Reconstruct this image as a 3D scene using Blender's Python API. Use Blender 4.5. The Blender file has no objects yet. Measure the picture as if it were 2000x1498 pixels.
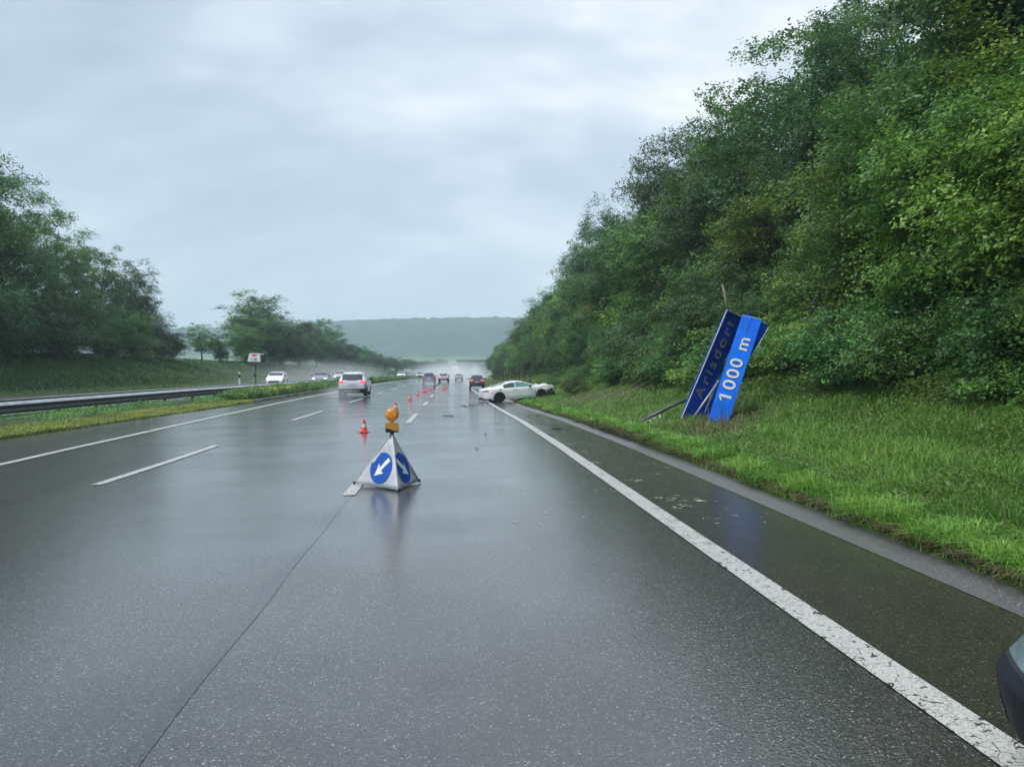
import bpy, bmesh, math, random
import numpy as np
from mathutils import Vector, Matrix

# ------------------------------------------------------------------ camera, sky, sun
scene = bpy.context.scene
col = scene.collection
R = math.radians
F_PX = 1500.0          # focal length in pixels of a 2000 px wide frame
CAM_H = 1.7
YAW = math.atan(120 / F_PX)
PITCH = math.atan(25 / F_PX)
cam_d = bpy.data.cameras.new("camera")
cam_d.sensor_width = 36
cam_d.lens = 36 * F_PX / 2000
cam_d.clip_start = 0.05
cam_d.clip_end = 6000
cam = bpy.data.objects.new("camera", cam_d)
col.objects.link(cam)
cam.location = (0, 0, CAM_H)
cam.rotation_euler = (R(90) - PITCH, 0, -YAW)
scene.camera = cam

world = bpy.data.worlds.new("World")
scene.world = world
world.use_nodes = True
nt = world.node_tree
nt.nodes.clear()
SUN_EL, SUN_AZ = R(52), R(25)
def N(t, ty, **kw):
    n = t.nodes.new(ty)
    for k, v in kw.items():
        if k.startswith('i_'):
            n.inputs[int(k[2:])].default_value = v
        else:
            setattr(n, k, v)
    return n
def ramp(t, stops, interp='LINEAR'):
    n = t.nodes.new('ShaderNodeValToRGB')
    n.color_ramp.interpolation = interp
    e = n.color_ramp.elements
    while len(e) < len(stops):
        e.new(0.5)
    for i, (p, c) in enumerate(stops):
        e[i].position = p
        e[i].color = (*c, 1) if len(c) == 3 else c
    return n
sky = N(nt, 'ShaderNodeTexSky', sky_type='NISHITA', sun_disc=False, sun_elevation=SUN_EL, sun_rotation=SUN_AZ)
sky.air_density = 1.0; sky.dust_density = 4.0
tc = N(nt, 'ShaderNodeTexCoord')
sep = N(nt, 'ShaderNodeSeparateXYZ')
nt.links.new(tc.outputs['Generated'], sep.inputs[0])
# cloud deck: project the view direction on a plane overhead
zc = N(nt, 'ShaderNodeMath', operation='MAXIMUM', i_1=0.0); nt.links.new(sep.outputs['Z'], zc.inputs[0])
za = N(nt, 'ShaderNodeMath', operation='ADD', i_1=0.55); nt.links.new(zc.outputs[0], za.inputs[0])
dx = N(nt, 'ShaderNodeMath', operation='DIVIDE'); nt.links.new(sep.outputs['X'], dx.inputs[0]); nt.links.new(za.outputs[0], dx.inputs[1])
dy = N(nt, 'ShaderNodeMath', operation='DIVIDE'); nt.links.new(sep.outputs['Y'], dy.inputs[0]); nt.links.new(za.outputs[0], dy.inputs[1])
cmb = N(nt, 'ShaderNodeCombineXYZ'); nt.links.new(dx.outputs[0], cmb.inputs[0]); nt.links.new(dy.outputs[0], cmb.inputs[1])
mp = N(nt, 'ShaderNodeMapping'); mp.inputs['Location'].default_value = (3.1, 1.25, 0); mp.inputs['Rotation'].default_value = (0, 0, R(52))
mp.inputs['Scale'].default_value = (1.1, 2.4, 1)
nt.links.new(cmb.outputs[0], mp.inputs[0])
def wnoise(scale, detail, rough, dist, lo, hi, loc=(0, 0, 0)):
    mq = N(nt, 'ShaderNodeMapping'); mq.inputs['Location'].default_value = loc
    nt.links.new(mp.outputs[0], mq.inputs[0])
    n = N(nt, 'ShaderNodeTexNoise'); n.inputs['Scale'].default_value = scale; n.inputs['Detail'].default_value = detail
    n.inputs['Roughness'].default_value = rough; n.inputs['Distortion'].default_value = dist
    nt.links.new(mq.outputs[0], n.inputs['Vector'])
    m = N(nt, 'ShaderNodeMapRange', interpolation_type='SMOOTHSTEP'); m.inputs[1].default_value = lo; m.inputs[2].default_value = hi
    nt.links.new(n.outputs[0], m.inputs[0])
    return m.outputs[0]
def wmath(op, a, b):
    n = N(nt, 'ShaderNodeMath', operation=op)
    for k, q in enumerate((a, b)):
        if isinstance(q, (int, float)): n.inputs[k].default_value = q
        else: nt.links.new(q, n.inputs[k])
    return n.outputs[0]
big = wnoise(0.75, 3, 0.5, 0.2, 0.32, 0.68)
mid_ = wnoise(2.0, 8, 0.52, 0.3, 0.36, 0.70, (4.3, 1.7, 0))
bx = N(nt, 'ShaderNodeVectorMath', operation='DOT_PRODUCT'); bx.inputs[1].default_value = (0.30, 0.82, 0.50)
nt.links.new(tc.outputs['Generated'], bx.inputs[0])
bias = N(nt, 'ShaderNodeMapRange'); bias.inputs[1].default_value = 0.80; bias.inputs[2].default_value = 1.0; bias.inputs[3].default_value = -0.12; bias.inputs[4].default_value = 0.26
nt.links.new(bx.outputs['Value'], bias.inputs[0])
fine = wnoise(6.0, 8, 0.55, 0.4, 0.35, 0.70, (9.1, 2.2, 0))
fac = wmath('ADD', wmath('ADD', wmath('MULTIPLY', big, 0.32), wmath('ADD', wmath('MULTIPLY', mid_, 0.46), wmath('MULTIPLY', fine, 0.15))), bias.outputs[0])
cr = ramp(nt, [(0.05, (3.0, 3.7, 4.45)), (0.34, (3.7, 4.4, 5.2)), (0.60, (4.7, 5.3, 6.0)), (0.98, (6.7, 6.95, 7.25))])
nt.links.new(fac, cr.inputs[0])
# haze band at the horizon
hz = N(nt, 'ShaderNodeMapRange'); hz.inputs[1].default_value = 0.0; hz.inputs[2].default_value = 0.30; hz.inputs[3].default_value = 0.8; hz.inputs[4].default_value = 0.0
nt.links.new(zc.outputs[0], hz.inputs[0])
mh = N(nt, 'ShaderNodeMix', data_type='RGBA'); mh.inputs['B'].default_value = (4.0, 4.8, 5.5, 1)
nt.links.new(hz.outputs[0], mh.inputs['Factor']); nt.links.new(cr.outputs[0], mh.inputs['A'])
ms = N(nt, 'ShaderNodeMix', data_type='RGBA'); ms.inputs['Factor'].default_value = 0.9
nt.links.new(sky.outputs[0], ms.inputs['A']); nt.links.new(mh.outputs['Result'], ms.inputs['B'])
zg = N(nt, 'ShaderNodeMapRange'); zg.inputs[1].default_value = 0.42; zg.inputs[2].default_value = 1.0; zg.inputs[3].default_value = 1.0; zg.inputs[4].default_value = 2.1
nt.links.new(zc.outputs[0], zg.inputs[0])
mz = N(nt, 'ShaderNodeMix', data_type='RGBA', blend_type='MULTIPLY'); mz.inputs['Factor'].default_value = 1.0; mz.clamp_result = False
nt.links.new(ms.outputs['Result'], mz.inputs['A']); nt.links.new(zg.outputs[0], mz.inputs['B'])
bg = N(nt, 'ShaderNodeBackground'); bg.inputs[1].default_value = 0.1
nt.links.new(mz.outputs['Result'], bg.inputs[0])
wo = N(nt, 'ShaderNodeOutputWorld'); nt.links.new(bg.outputs[0], wo.inputs[0])

sl = bpy.data.lights.new("sun", 'SUN'); sl.energy = 1.5; sl.angle = R(20); sl.color = (1.0, 0.965, 0.9)
so = bpy.data.objects.new("sun", sl); col.objects.link(so)
sd = Vector((math.cos(SUN_EL) * math.sin(SUN_AZ) * -1.6, math.cos(SUN_EL) * -0.35, math.sin(SUN_EL))).normalized()
so.rotation_euler = sd.to_track_quat('Z', 'Y').to_euler()
sky.sun_rotation = math.atan2(sd.x, sd.y)
sky.sun_elevation = math.asin(sd.z)

scene.view_settings.view_transform = 'Standard'
scene.view_settings.look = 'None'
scene.view_settings.exposure = 0.76
scene.view_settings.gamma = 1.0
scene.render.film_transparent = False
cy = scene.cycles
cy.max_bounces = 6; cy.diffuse_bounces = 2; cy.glossy_bounces = 3; cy.transmission_bounces = 4; cy.transparent_max_bounces = 8
cy.volume_bounces = 2
cy.use_adaptive_sampling = True
cy.adaptive_threshold = 0.02

# ------------------------------------------------------------------ helpers
def link(o, parent=None):
    col.objects.link(o)
    if parent is not None:
        o.parent = parent
    return o
def mesh_from(name, V, Fc, mat=None, parent=None, smooth=False, loc=None):
    me = bpy.data.meshes.new(name)
    V = np.asarray(V, dtype=np.float64).reshape(-1, 3)
    me.from_pydata(V.tolist(), [], [list(f) for f in Fc])
    me.update()
    if smooth:
        me.polygons.foreach_set('use_smooth', [True] * len(me.polygons))
    if mat is not None:
        me.materials.append(mat)
    o = bpy.data.objects.new(name, me)
    if loc is not None:
        o.location = loc
    return link(o, parent)
def fast_mesh(name, V, faces, k, mat, var=None, smooth=False):
    """faces: (n,k) array of indices; all faces have k corners, or a list of such arrays"""
    me = bpy.data.meshes.new(name)
    if not isinstance(faces, list):
        faces = [faces]
    V = np.ascontiguousarray(V, dtype=np.float32)
    me.vertices.add(len(V)); me.vertices.foreach_set('co', V.ravel())
    loops = np.concatenate([f.ravel() for f in faces]).astype(np.int32)
    sizes = np.concatenate([np.full(len(f), f.shape[1], dtype=np.int32) for f in faces])
    starts = np.concatenate([[0], np.cumsum(sizes)[:-1]]).astype(np.int32)
    me.loops.add(len(loops)); me.loops.foreach_set('vertex_index', loops)
    me.polygons.add(len(sizes)); me.polygons.foreach_set('loop_start', starts)
    me.update(calc_edges=True)
    if smooth:
        me.polygons.foreach_set('use_smooth', np.ones(len(sizes), dtype=bool))
    if var is not None:
        a = me.attributes.new('var', 'FLOAT', 'POINT')
        a.data.foreach_set('value', np.ascontiguousarray(var, dtype=np.float32))
    me.materials.append(mat)
    me.validate()
    return me
def empty(name, loc, rz=0.0):
    o = bpy.data.objects.new(name, None)
    o.location = loc; o.rotation_euler = (0, 0, rz); o.empty_display_size = 0.3
    return link(o)
def tag(o, label=None, cat=None, group=None, kind=None):
    if label: o['label'] = label
    if cat: o['category'] = cat
    if group: o['group'] = group
    if kind: o['kind'] = kind
    return o
def copy_tree(o, parent=None):
    c = o.copy()
    col.objects.link(c)
    if parent is not None:
        c.parent = parent
    for ch in [x for x in bpy.data.objects if x.parent == o]:
        copy_tree(ch, c)
    return c
class MB:
    def __init__(s): s.v = []; s.f = []
    def add(s, V, Fc):
        b = len(s.v)
        s.v += [tuple(p) for p in V]; s.f += [tuple(b + i for i in f) for f in Fc]
    def box(s, c, size, rot=None):
        hx, hy, hz_ = size[0] / 2, size[1] / 2, size[2] / 2
        P = [Vector((x, y, z)) for x in (-hx, hx) for y in (-hy, hy) for z in (-hz_, hz_)]
        if rot is not None:
            P = [rot @ p for p in P]
        P = [(p.x + c[0], p.y + c[1], p.z + c[2]) for p in P]
        s.add(P, [(0, 1, 3, 2), (4, 6, 7, 5), (0, 4, 5, 1), (2, 3, 7, 6), (0, 2, 6, 4), (1, 5, 7, 3)])
    def tube(s, pts, rad, n=8, cap=True):
        pts = [Vector(p) for p in pts]
        if not hasattr(rad, '__len__'): rad = [rad] * len(pts)
        rings = []
        up = Vector((0.13, 0.21, 0.97)).normalized()
        for i, p in enumerate(pts):
            d = (pts[min(i + 1, len(pts) - 1)] - pts[max(i - 1, 0)]).normalized()
            a = d.cross(up)
            if a.length < 0.1: a = d.cross(Vector((1, 0, 0)))
            a.normalize(); b = d.cross(a)
            rings.append([p + a * (rad[i] * math.cos(2 * math.pi * k / n)) + b * (rad[i] * math.sin(2 * math.pi * k / n)) for k in range(n)])
        V = [q for r in rings for q in r]; Fc = []
        for i in range(len(pts) - 1):
            for k in range(n):
                Fc.append((i * n + k, i * n + (k + 1) % n, (i + 1) * n + (k + 1) % n, (i + 1) * n + k))
        if cap:
            Fc.append(tuple(range(n))[::-1]); Fc.append(tuple((len(pts) - 1) * n + k for k in range(n)))
        s.add(V, Fc)
    def lathe(s, prof, n=24, axis='Z', c=(0, 0, 0)):
        V = []; Fc = []
        for (r, h) in prof:
            for k in range(n):
                a = 2 * math.pi * k / n
                x, y = r * math.cos(a), r * math.sin(a)
                p = {'Z': (x, y, h), 'X': (h, x, y), 'Y': (x, h, y)}[axis]
                V.append((p[0] + c[0], p[1] + c[1], p[2] + c[2]))
        for i in range(len(prof) - 1):
            for k in range(n):
                Fc.append((i * n + k, i * n + (k + 1) % n, (i + 1) * n + (k + 1) % n, (i + 1) * n + k))
        s.add(V, Fc)
    def build(s, name, mat, parent=None, smooth=False):
        return mesh_from(name, s.v, s.f, mat, parent, smooth)
def lin(r, g, b):
    f = lambda c: ((c / 255 + 0.055) / 1.055) ** 2.4 if c > 10 else c / 255 / 12.92
    return (f(r), f(g), f(b), 1)

# ------------------------------------------------------------------ materials
def pmat(name, color=(0.5, 0.5, 0.5, 1), rough=0.5, metal=0.0, spec=0.5, coat=0.0, bump=None, var=None, emit=None, trans=0.0):
    m = bpy.data.materials.new(name); m.use_nodes = True
    t = m.node_tree; b = t.nodes['Principled BSDF']
    b.inputs['Base Color'].default_value = color if len(color) == 4 else (*color, 1)
    b.inputs['Roughness'].default_value = rough
    b.inputs['Metallic'].default_value = metal
    b.inputs['Specular IOR Level'].default_value = spec
    b.inputs['Coat Weight'].default_value = coat
    b.inputs['Coat Roughness'].default_value = 0.04
    b.inputs['Transmission Weight'].default_value = trans
    tcn = N(t, 'ShaderNodeTexCoord')
    if var:
        sc, amt = var
        n = N(t, 'ShaderNodeTexNoise'); n.inputs['Scale'].default_value = sc; n.inputs['Detail'].default_value = 6
        t.links.new(tcn.outputs['Object'], n.inputs['Vector'])
        mr = N(t, 'ShaderNodeMapRange'); mr.inputs[1].default_value = 0.3; mr.inputs[2].default_value = 0.7
        mr.inputs[3].default_value = 1 - amt; mr.inputs[4].default_value = 1 + amt * 0.5
        t.links.new(n.outputs[0], mr.inputs[0])
        mx = N(t, 'ShaderNodeMix', data_type='RGBA', blend_type='MULTIPLY'); mx.inputs['Factor'].default_value = 1
        mx.inputs['A'].default_value = color if len(color) == 4 else (*color, 1)
        t.links.new(mr.outputs[0], mx.inputs['B']); t.links.new(mx.outputs['Result'], b.inputs['Base Color'])
    if bump:
        sc, st, di = bump
        n = N(t, 'ShaderNodeTexNoise'); n.inputs['Scale'].default_value = sc; n.inputs['Detail'].default_value = 4
        t.links.new(tcn.outputs['Object'], n.inputs['Vector'])
        bp = N(t, 'ShaderNodeBump'); bp.inputs['Strength'].default_value = st; bp.inputs['Distance'].default_value = di
        t.links.new(n.outputs[0], bp.inputs['Height']); t.links.new(bp.outputs[0], b.inputs['Normal'])
    if emit:
        b.inputs['Emission Color'].default_value = emit[0]; b.inputs['Emission Strength'].default_value = emit[1]
    return m

def leaf_mat(name, dark, mid, light, accent=None, rough=0.42, transl=0.35, gain=1.5):
    m = bpy.data.materials.new(name); m.use_nodes = True
    t = m.node_tree; b = t.nodes['Principled BSDF']; out = t.nodes['Material Output']
    at = N(t, 'ShaderNodeAttribute', attribute_name='var')
    dark, mid, light, accent = [None if q is None else tuple(v * gain for v in q) for q in (dark, mid, light, accent)]
    stops = [(0.0, dark), (0.5, mid), (0.93, light)] + ([(1.0, accent)] if accent else [])
    r = ramp(t, stops)
    t.links.new(at.outputs['Fac'], r.inputs[0])
    oi = N(t, 'ShaderNodeObjectInfo')
    hs = N(t, 'ShaderNodeHueSaturation')
    m1 = N(t, 'ShaderNodeMapRange'); m1.inputs[3].default_value = 0.475; m1.inputs[4].default_value = 0.52
    t.links.new(oi.outputs['Random'], m1.inputs[0]); t.links.new(m1.outputs[0], hs.inputs['Hue'])
    mu = N(t, 'ShaderNodeMath', operation='MULTIPLY', i_1=7.31); t.links.new(oi.outputs['Random'], mu.inputs[0])
    fr = N(t, 'ShaderNodeMath', operation='FRACT'); t.links.new(mu.outputs[0], fr.inputs[0])
    m3 = N(t, 'ShaderNodeMapRange'); m3.inputs[3].default_value = 0.6; m3.inputs[4].default_value = 1.45
    t.links.new(fr.outputs[0], m3.inputs[0]); t.links.new(m3.outputs[0], hs.inputs['Value'])
    t.links.new(r.outputs[0], hs.inputs['Color'])
    t.links.new(hs.outputs[0], b.inputs['Base Color'])
    b.inputs['Roughness'].default_value = rough
    b.inputs['Specular IOR Level'].default_value = 0.35
    tr = N(t, 'ShaderNodeBsdfTranslucent')
    t.links.new(hs.outputs[0], tr.inputs[0])
    mx = N(t, 'ShaderNodeMixShader'); mx.inputs[0].default_value = transl
    t.links.new(b.outputs[0], mx.inputs[1]); t.links.new(tr.outputs[0], mx.inputs[2])
    t.links.new(mx.outputs[0], out.inputs[0])
    return m

M_leaf_dark = leaf_mat('leaf_dark', (0.020, 0.046, 0.020), (0.038, 0.082, 0.028), (0.075, 0.14, 0.038))
M_leaf_mid = leaf_mat('leaf_mid', (0.022, 0.060, 0.018), (0.045, 0.110, 0.028), (0.10, 0.19, 0.04))
M_leaf_bright = leaf_mat('leaf_bright', (0.034, 0.082, 0.018), (0.082, 0.168, 0.028), (0.17, 0.27, 0.045), (0.28, 0.32, 0.07))
M_grass = leaf_mat('grass_blades', (0.035, 0.075, 0.018), (0.088, 0.172, 0.027), (0.17, 0.27, 0.05), (0.34, 0.34, 0.15), rough=0.55)
M_weeds = leaf_mat('weed_leaves', (0.034, 0.080, 0.020), (0.072, 0.150, 0.028), (0.13, 0.23, 0.05))
M_moss = leaf_mat('stonecrop', (0.06, 0.10, 0.015), (0.12, 0.155, 0.022), (0.20, 0.22, 0.04), (0.30, 0.22, 0.07))
M_leftgrass = leaf_mat('left_grass', (0.060, 0.115, 0.035), (0.10, 0.18, 0.05), (0.15, 0.24, 0.07), (0.24, 0.26, 0.10))
M_flower = pmat('yellow_petals', (0.50, 0.40, 0.03), 0.6)
M_bark = pmat('bark', (0.055, 0.045, 0.036), 0.85, var=(3, 0.5), bump=(14, 0.6, 0.03))
M_stem = pmat('dead_branch', (0.20, 0.17, 0.12), 0.8, var=(6, 0.4))

def ground_mat():
    m = bpy.data.materials.new('ground_soil_and_turf'); m.use_nodes = True
    t = m.node_tree; b = t.nodes['Principled BSDF']
    g = N(t, 'ShaderNodeNewGeometry')
    n = N(t, 'ShaderNodeTexNoise'); n.inputs['Scale'].default_value = 0.35; n.inputs['Detail'].default_value = 8
    n2_ = N(t, 'ShaderNodeTexNoise'); n2_.inputs['Scale'].default_value = 6; n2_.inputs['Detail'].default_value = 5
    for k in (n, n2_): t.links.new(g.outputs['Position'], k.inputs['Vector'])
    r = ramp(t, [(0.3, (0.045, 0.040, 0.022)), (0.45, (0.035, 0.062, 0.018)), (0.7, (0.06, 0.11, 0.028))])
    mxn = N(t, 'ShaderNodeMix', data_type='FLOAT'); mxn.inputs['Factor'].default_value = 0.5
    t.links.new(n.outputs[0], mxn.inputs['A']); t.links.new(n2_.outputs[0], mxn.inputs['B'])
    t.links.new(mxn.outputs['Result'], r.inputs[0]); t.links.new(r.outputs[0], b.inputs['Base Color'])
    b.inputs['Roughness'].default_value = 0.9
    bp = N(t, 'ShaderNodeBump'); bp.inputs['Strength'].default_value = 0.7; bp.inputs['Distance'].default_value = 0.08
    t.links.new(n2_.outputs[0], bp.inputs['Height']); t.links.new(bp.outputs[0], b.inputs['Normal'])
    return m
M_ground = ground_mat()

def asphalt_mat(name, base=0.05, tint=(1, 1, 1), wet=True, seam=False, rough0=0.10, rough1=0.30, speck=0.40, coat_ior=1.75):
    m = bpy.data.materials.new(name); m.use_nodes = True
    t = m.node_tree; b = t.nodes['Principled BSDF']
    g = N(t, 'ShaderNodeNewGeometry')
    vo = N(t, 'ShaderNodeTexVoronoi'); vo.inputs['Scale'].default_value = 125
    t.links.new(g.outputs['Position'], vo.inputs['Vector'])
    sepc = N(t, 'ShaderNodeSeparateColor'); t.links.new(vo.outputs['Color'], sepc.inputs[0])
    c = lambda v: (v * tint[0], v * tint[1], v * tint[2])
    r = ramp(t, [(0.0, c(base * 0.45)), (0.6, c(base * 0.9)), (0.88, c(base * 1.9)), (0.97, c(base * 2.6)), (1.0, c(speck))])
    t.links.new(sepc.outputs[0], r.inputs[0])
    # long stretched wear along the carriageway
    mpp = N(t, 'ShaderNodeMapping'); mpp.inputs['Scale'].default_value = (1.0, 0.07, 1)
    t.links.new(g.outputs['Position'], mpp.inputs[0])
    nw = N(t, 'ShaderNodeTexNoise'); nw.inputs['Scale'].default_value = 0.9; nw.inputs['Detail'].default_value = 5
    t.links.new(mpp.outputs[0], nw.inputs['Vector'])
    nb = N(t, 'ShaderNodeTexNoise'); nb.inputs['Scale'].default_value = 0.5; nb.inputs['Detail'].default_value = 6
    t.links.new(g.outputs['Position'], nb.inputs['Vector'])
    mr = N(t, 'ShaderNodeMapRange'); mr.inputs[1].default_value = 0.3; mr.inputs[2].default_value = 0.7; mr.inputs[3].default_value = 0.75; mr.inputs[4].default_value = 1.2
    t.links.new(nw.outputs[0], mr.inputs[0])
    mx = N(t, 'ShaderNodeMix', data_type='RGBA', blend_type='MULTIPLY'); mx.inputs['Factor'].default_value = 1
    t.links.new(r.outputs[0], mx.inputs['A']); t.links.new(mr.outputs[0], mx.inputs['B'])
    t.links.new(mx.outputs['Result'], b.inputs['Base Color'])
    b.inputs['Roughness'].default_value = 0.42 if wet else 0.65
    b.inputs['Specular IOR Level'].default_value = 0.25
    bp = N(t, 'ShaderNodeBump'); bp.inputs['Strength'].default_value = 0.8; bp.inputs['Distance'].default_value = 0.005
    t.links.new(vo.outputs['Distance'], bp.inputs['Height'])
    t.links.new(bp.outputs[0], b.inputs['Normal'])
    if wet:
        b.inputs['Coat Weight'].default_value = 1.0
        b.inputs['Coat IOR'].default_value = coat_ior
        mw = N(t, 'ShaderNodeMix', data_type='FLOAT'); mw.inputs['Factor'].default_value = 0.55
        t.links.new(nw.outputs[0], mw.inputs['A']); t.links.new(nb.outputs[0], mw.inputs['B'])
        m4 = N(t, 'ShaderNodeMapRange'); m4.inputs[1].default_value = 0.36; m4.inputs[2].default_value = 0.64; m4.inputs[3].default_value = rough0; m4.inputs[4].default_value = rough1
        t.links.new(mw.outputs['Result'], m4.inputs[0]); t.links.new(m4.outputs[0], b.inputs['Coat Roughness'])
        m5 = N(t, 'ShaderNodeMapRange'); m5.inputs[1].default_value = 0.38; m5.inputs[2].default_value = 0.6; m5.inputs[3].default_value = 0.80; m5.inputs[4].default_value = 1.0
        t.links.new(nb.outputs[0], m5.inputs[0]); t.links.new(m5.outputs[0], b.inputs['Coat Weight'])
        bp2 = N(t, 'ShaderNodeBump'); bp2.inputs['Strength'].default_value = 0.75; bp2.inputs['Distance'].default_value = 0.0026
        nf = N(t, 'ShaderNodeTexNoise'); nf.inputs['Scale'].default_value = 48; nf.inputs['Detail'].default_value = 2
        t.links.new(g.outputs['Position'], nf.inputs['Vector'])
        t.links.new(nf.outputs[0], bp2.inputs['Height'])
        t.links.new(bp2.outputs[0], b.inputs['Coat Normal'])
    return m
M_asphalt = asphalt_mat('wet_asphalt', 0.040, (1.03, 1.0, 0.95), rough0=0.02, rough1=0.13, speck=0.36)
M_shoulder = asphalt_mat('wet_shoulder_asphalt', 0.024, (1.15, 1.0, 0.72), rough0=0.06, rough1=0.20, speck=0.25, coat_ior=1.42)
M_gutter = asphalt_mat('concrete_gutter', 0.075, (1.0, 0.98, 0.98), rough0=0.4, rough1=0.55, speck=0.5)
M_seam = asphalt_mat('bitumen_joint', 0.031, rough0=0.03, rough1=0.12, speck=0.18, coat_ior=1.7)
def paint_mat():
    m = bpy.data.materials.new('worn_white_road_paint'); m.use_nodes = True
    t = m.node_tree; b = t.nodes['Principled BSDF']; out = t.nodes['Material Output']
    g = N(t, 'ShaderNodeNewGeometry')
    n = N(t, 'ShaderNodeTexNoise'); n.inputs['Scale'].default_value = 16; n.inputs['Detail'].default_value = 3
    n.inputs['Distortion'].default_value = 1.2
    vo = N(t, 'ShaderNodeTexVoronoi', feature='DISTANCE_TO_EDGE'); vo.inputs['Scale'].default_value = 10
    vo2 = N(t, 'ShaderNodeTexVoronoi'); vo2.inputs['Scale'].default_value = 110
    for k in (n, vo, vo2): t.links.new(g.outputs['Position'], k.inputs['Vector'])
    a = N(t, 'ShaderNodeMath', operation='LESS_THAN', i_1=0.385); t.links.new(n.outputs[0], a.inputs[0])
    e0 = N(t, 'ShaderNodeMath', operation='LESS_THAN', i_1=0.013); t.links.new(vo.outputs['Distance'], e0.inputs[0])
    n3 = N(t, 'ShaderNodeTexNoise'); n3.inputs['Scale'].default_value = 3.5
    t.links.new(g.outputs['Position'], n3.inputs['Vector'])
    e1 = N(t, 'ShaderNodeMath', operation='GREATER_THAN', i_1=0.5); t.links.new(n3.outputs[0], e1.inputs[0])
    e2 = N(t, 'ShaderNodeMath', operation='MULTIPLY'); t.links.new(e0.outputs[0], e2.inputs[0]); t.links.new(e1.outputs[0], e2.inputs[1])
    mxx = N(t, 'ShaderNodeMath', operation='MAXIMUM'); t.links.new(a.outputs[0], mxx.inputs[0]); t.links.new(e2.outputs[0], mxx.inputs[1])
    sp = N(t, 'ShaderNodeSeparateColor'); t.links.new(vo2.outputs['Color'], sp.inputs[0])
    r = ramp(t, [(0.0, (0.22, 0.22, 0.20)), (0.35, (0.42, 0.42, 0.39)), (1.0, (0.52, 0.52, 0.49))])
    t.links.new(sp.outputs[0], r.inputs[0])
    mc = N(t, 'ShaderNodeMix', data_type='RGBA'); mc.inputs['B'].default_value = (0.025, 0.025, 0.022, 1)
    t.links.new(mxx.outputs[0], mc.inputs['Factor']); t.links.new(r.outputs[0], mc.inputs['A'])
    t.links.new(mc.outputs['Result'], b.inputs['Base Color'])
    b.inputs['Roughness'].default_value = 0.55
    b.inputs['Coat Weight'].default_value = 0.5; b.inputs['Coat Roughness'].default_value = 0.3
    bp = N(t, 'ShaderNodeBump'); bp.inputs['Strength'].default_value = 0.6; bp.inputs['Distance'].default_value = 0.004
    t.links.new(vo2.outputs['Distance'], bp.inputs['Height']); t.links.new(bp.outputs[0], b.inputs['Normal'])
    return m
M_paint = paint_mat()
M_galv = pmat('galvanised_steel', (0.36, 0.38, 0.39), 0.42, 0.35, var=(3, 0.3))
M_galv_dark = pmat('dark_and_shaded_steel', (0.10, 0.105, 0.11), 0.5, 0.3, var=(4, 0.4))
M_white = pmat('white_car_paint', (0.84, 0.85, 0.86), 0.3, coat=1.0, var=(2, 0.06))
M_pearl = pmat('pearl_grey_car_paint', (0.50, 0.52, 0.55), 0.32, coat=1.0)
M_silver = pmat('silver_car_paint', (0.42, 0.44, 0.47), 0.35, 0.4, coat=1.0)
M_grey = pmat('grey_car_paint', (0.13, 0.15, 0.17), 0.35, 0.3, coat=1.0)
M_purple = pmat('violet_car_paint', (0.09, 0.075, 0.17), 0.35, 0.2, coat=1.0)
M_navy = pmat('dark_blue_car_paint', (0.012, 0.018, 0.032), 0.3, coat=1.0)
M_glass = pmat('dark_car_glass', (0.012, 0.016, 0.018), 0.06, spec=0.8)
M_glass_green = pmat('greenish_car_glass', (0.06, 0.17, 0.15), 0.1, spec=0.9)
M_black = pmat('black_plastic', (0.018, 0.019, 0.021), 0.5, var=(20, 0.2))
M_tyre = pmat('tyre_rubber', (0.016, 0.016, 0.017), 0.7)
M_rim = pmat('dark_alloy', (0.07, 0.075, 0.08), 0.35, 0.8)
M_rim_l = pmat('silver_alloy', (0.4, 0.41, 0.42), 0.3, 0.8)
M_tail = pmat('red_lamp_glass', (0.45, 0.01, 0.02), 0.15, coat=1, emit=((1, 0.05, 0.08, 1), 0.9))
M_tail_off = pmat('red_lamp_unlit', (0.30, 0.012, 0.012), 0.15, coat=1)
M_head = pmat('headlamp_glass', (0.55, 0.60, 0.64), 0.08, coat=1, emit=((1, 1, 0.95, 1), 0.35))
M_head_off = pmat('headlamp_unlit', (0.13, 0.18, 0.20), 0.12, coat=0.6, bump=(18, 0.35, 0.01))
M_indic = pmat('orange_indicator', (0.8, 0.35, 0.12), 0.3, emit=((1, 0.45, 0.15, 1), 1.3))
M_wrecklamp = pmat('wreck_headlamp', (0.75, 0.62, 0.56), 0.2, coat=1, emit=((1, 0.5, 0.3, 1), 0.16))
M_plate = pmat('number_plate', (0.6, 0.6, 0.58), 0.4)

# ------------------------------------------------------------------ terrain
def interp(y, xs, ys): return np.interp(y, xs, ys)
def smooth_cx(Y):
    Y = np.asarray(Y, float)
    return np.where(Y > 80, (Y - 80) ** 2 / 5000.0, 0.0)
def cx(Y): return float(smooth_cx(Y))
def z0f(Y): return interp(Y, [0, 18, 26, 40, 49, 60, 107, 170, 300, 700], [0, 0, -0.03, -0.17, -0.235, -0.26, -0.31, -0.45, -0.7, -1.2])
def sf(Y): return interp(Y, [0, 16, 26, 40, 49, 90, 300], [0.015, 0.015, 0.002, -0.024, -0.034, -0.042, -0.045])
def zroad(xr, Y):
    xr = np.clip(xr, -9.0, 4.4)
    return z0f(Y) + sf(Y) * xr
def opp_near(Y): return interp(Y, [0, 25, 45, 62, 100], [-17.4, -16.9, -14.6, -13.6, -13.3])
def opp_far(Y): return interp(Y, [0, 40, 80, 100], [-31.5, -30.5, -25.0, -24.8])
def med_near(Y): return interp(Y, [0, 20, 40, 60], [-11.9, -11.7, -10.3, -10.0])
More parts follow.
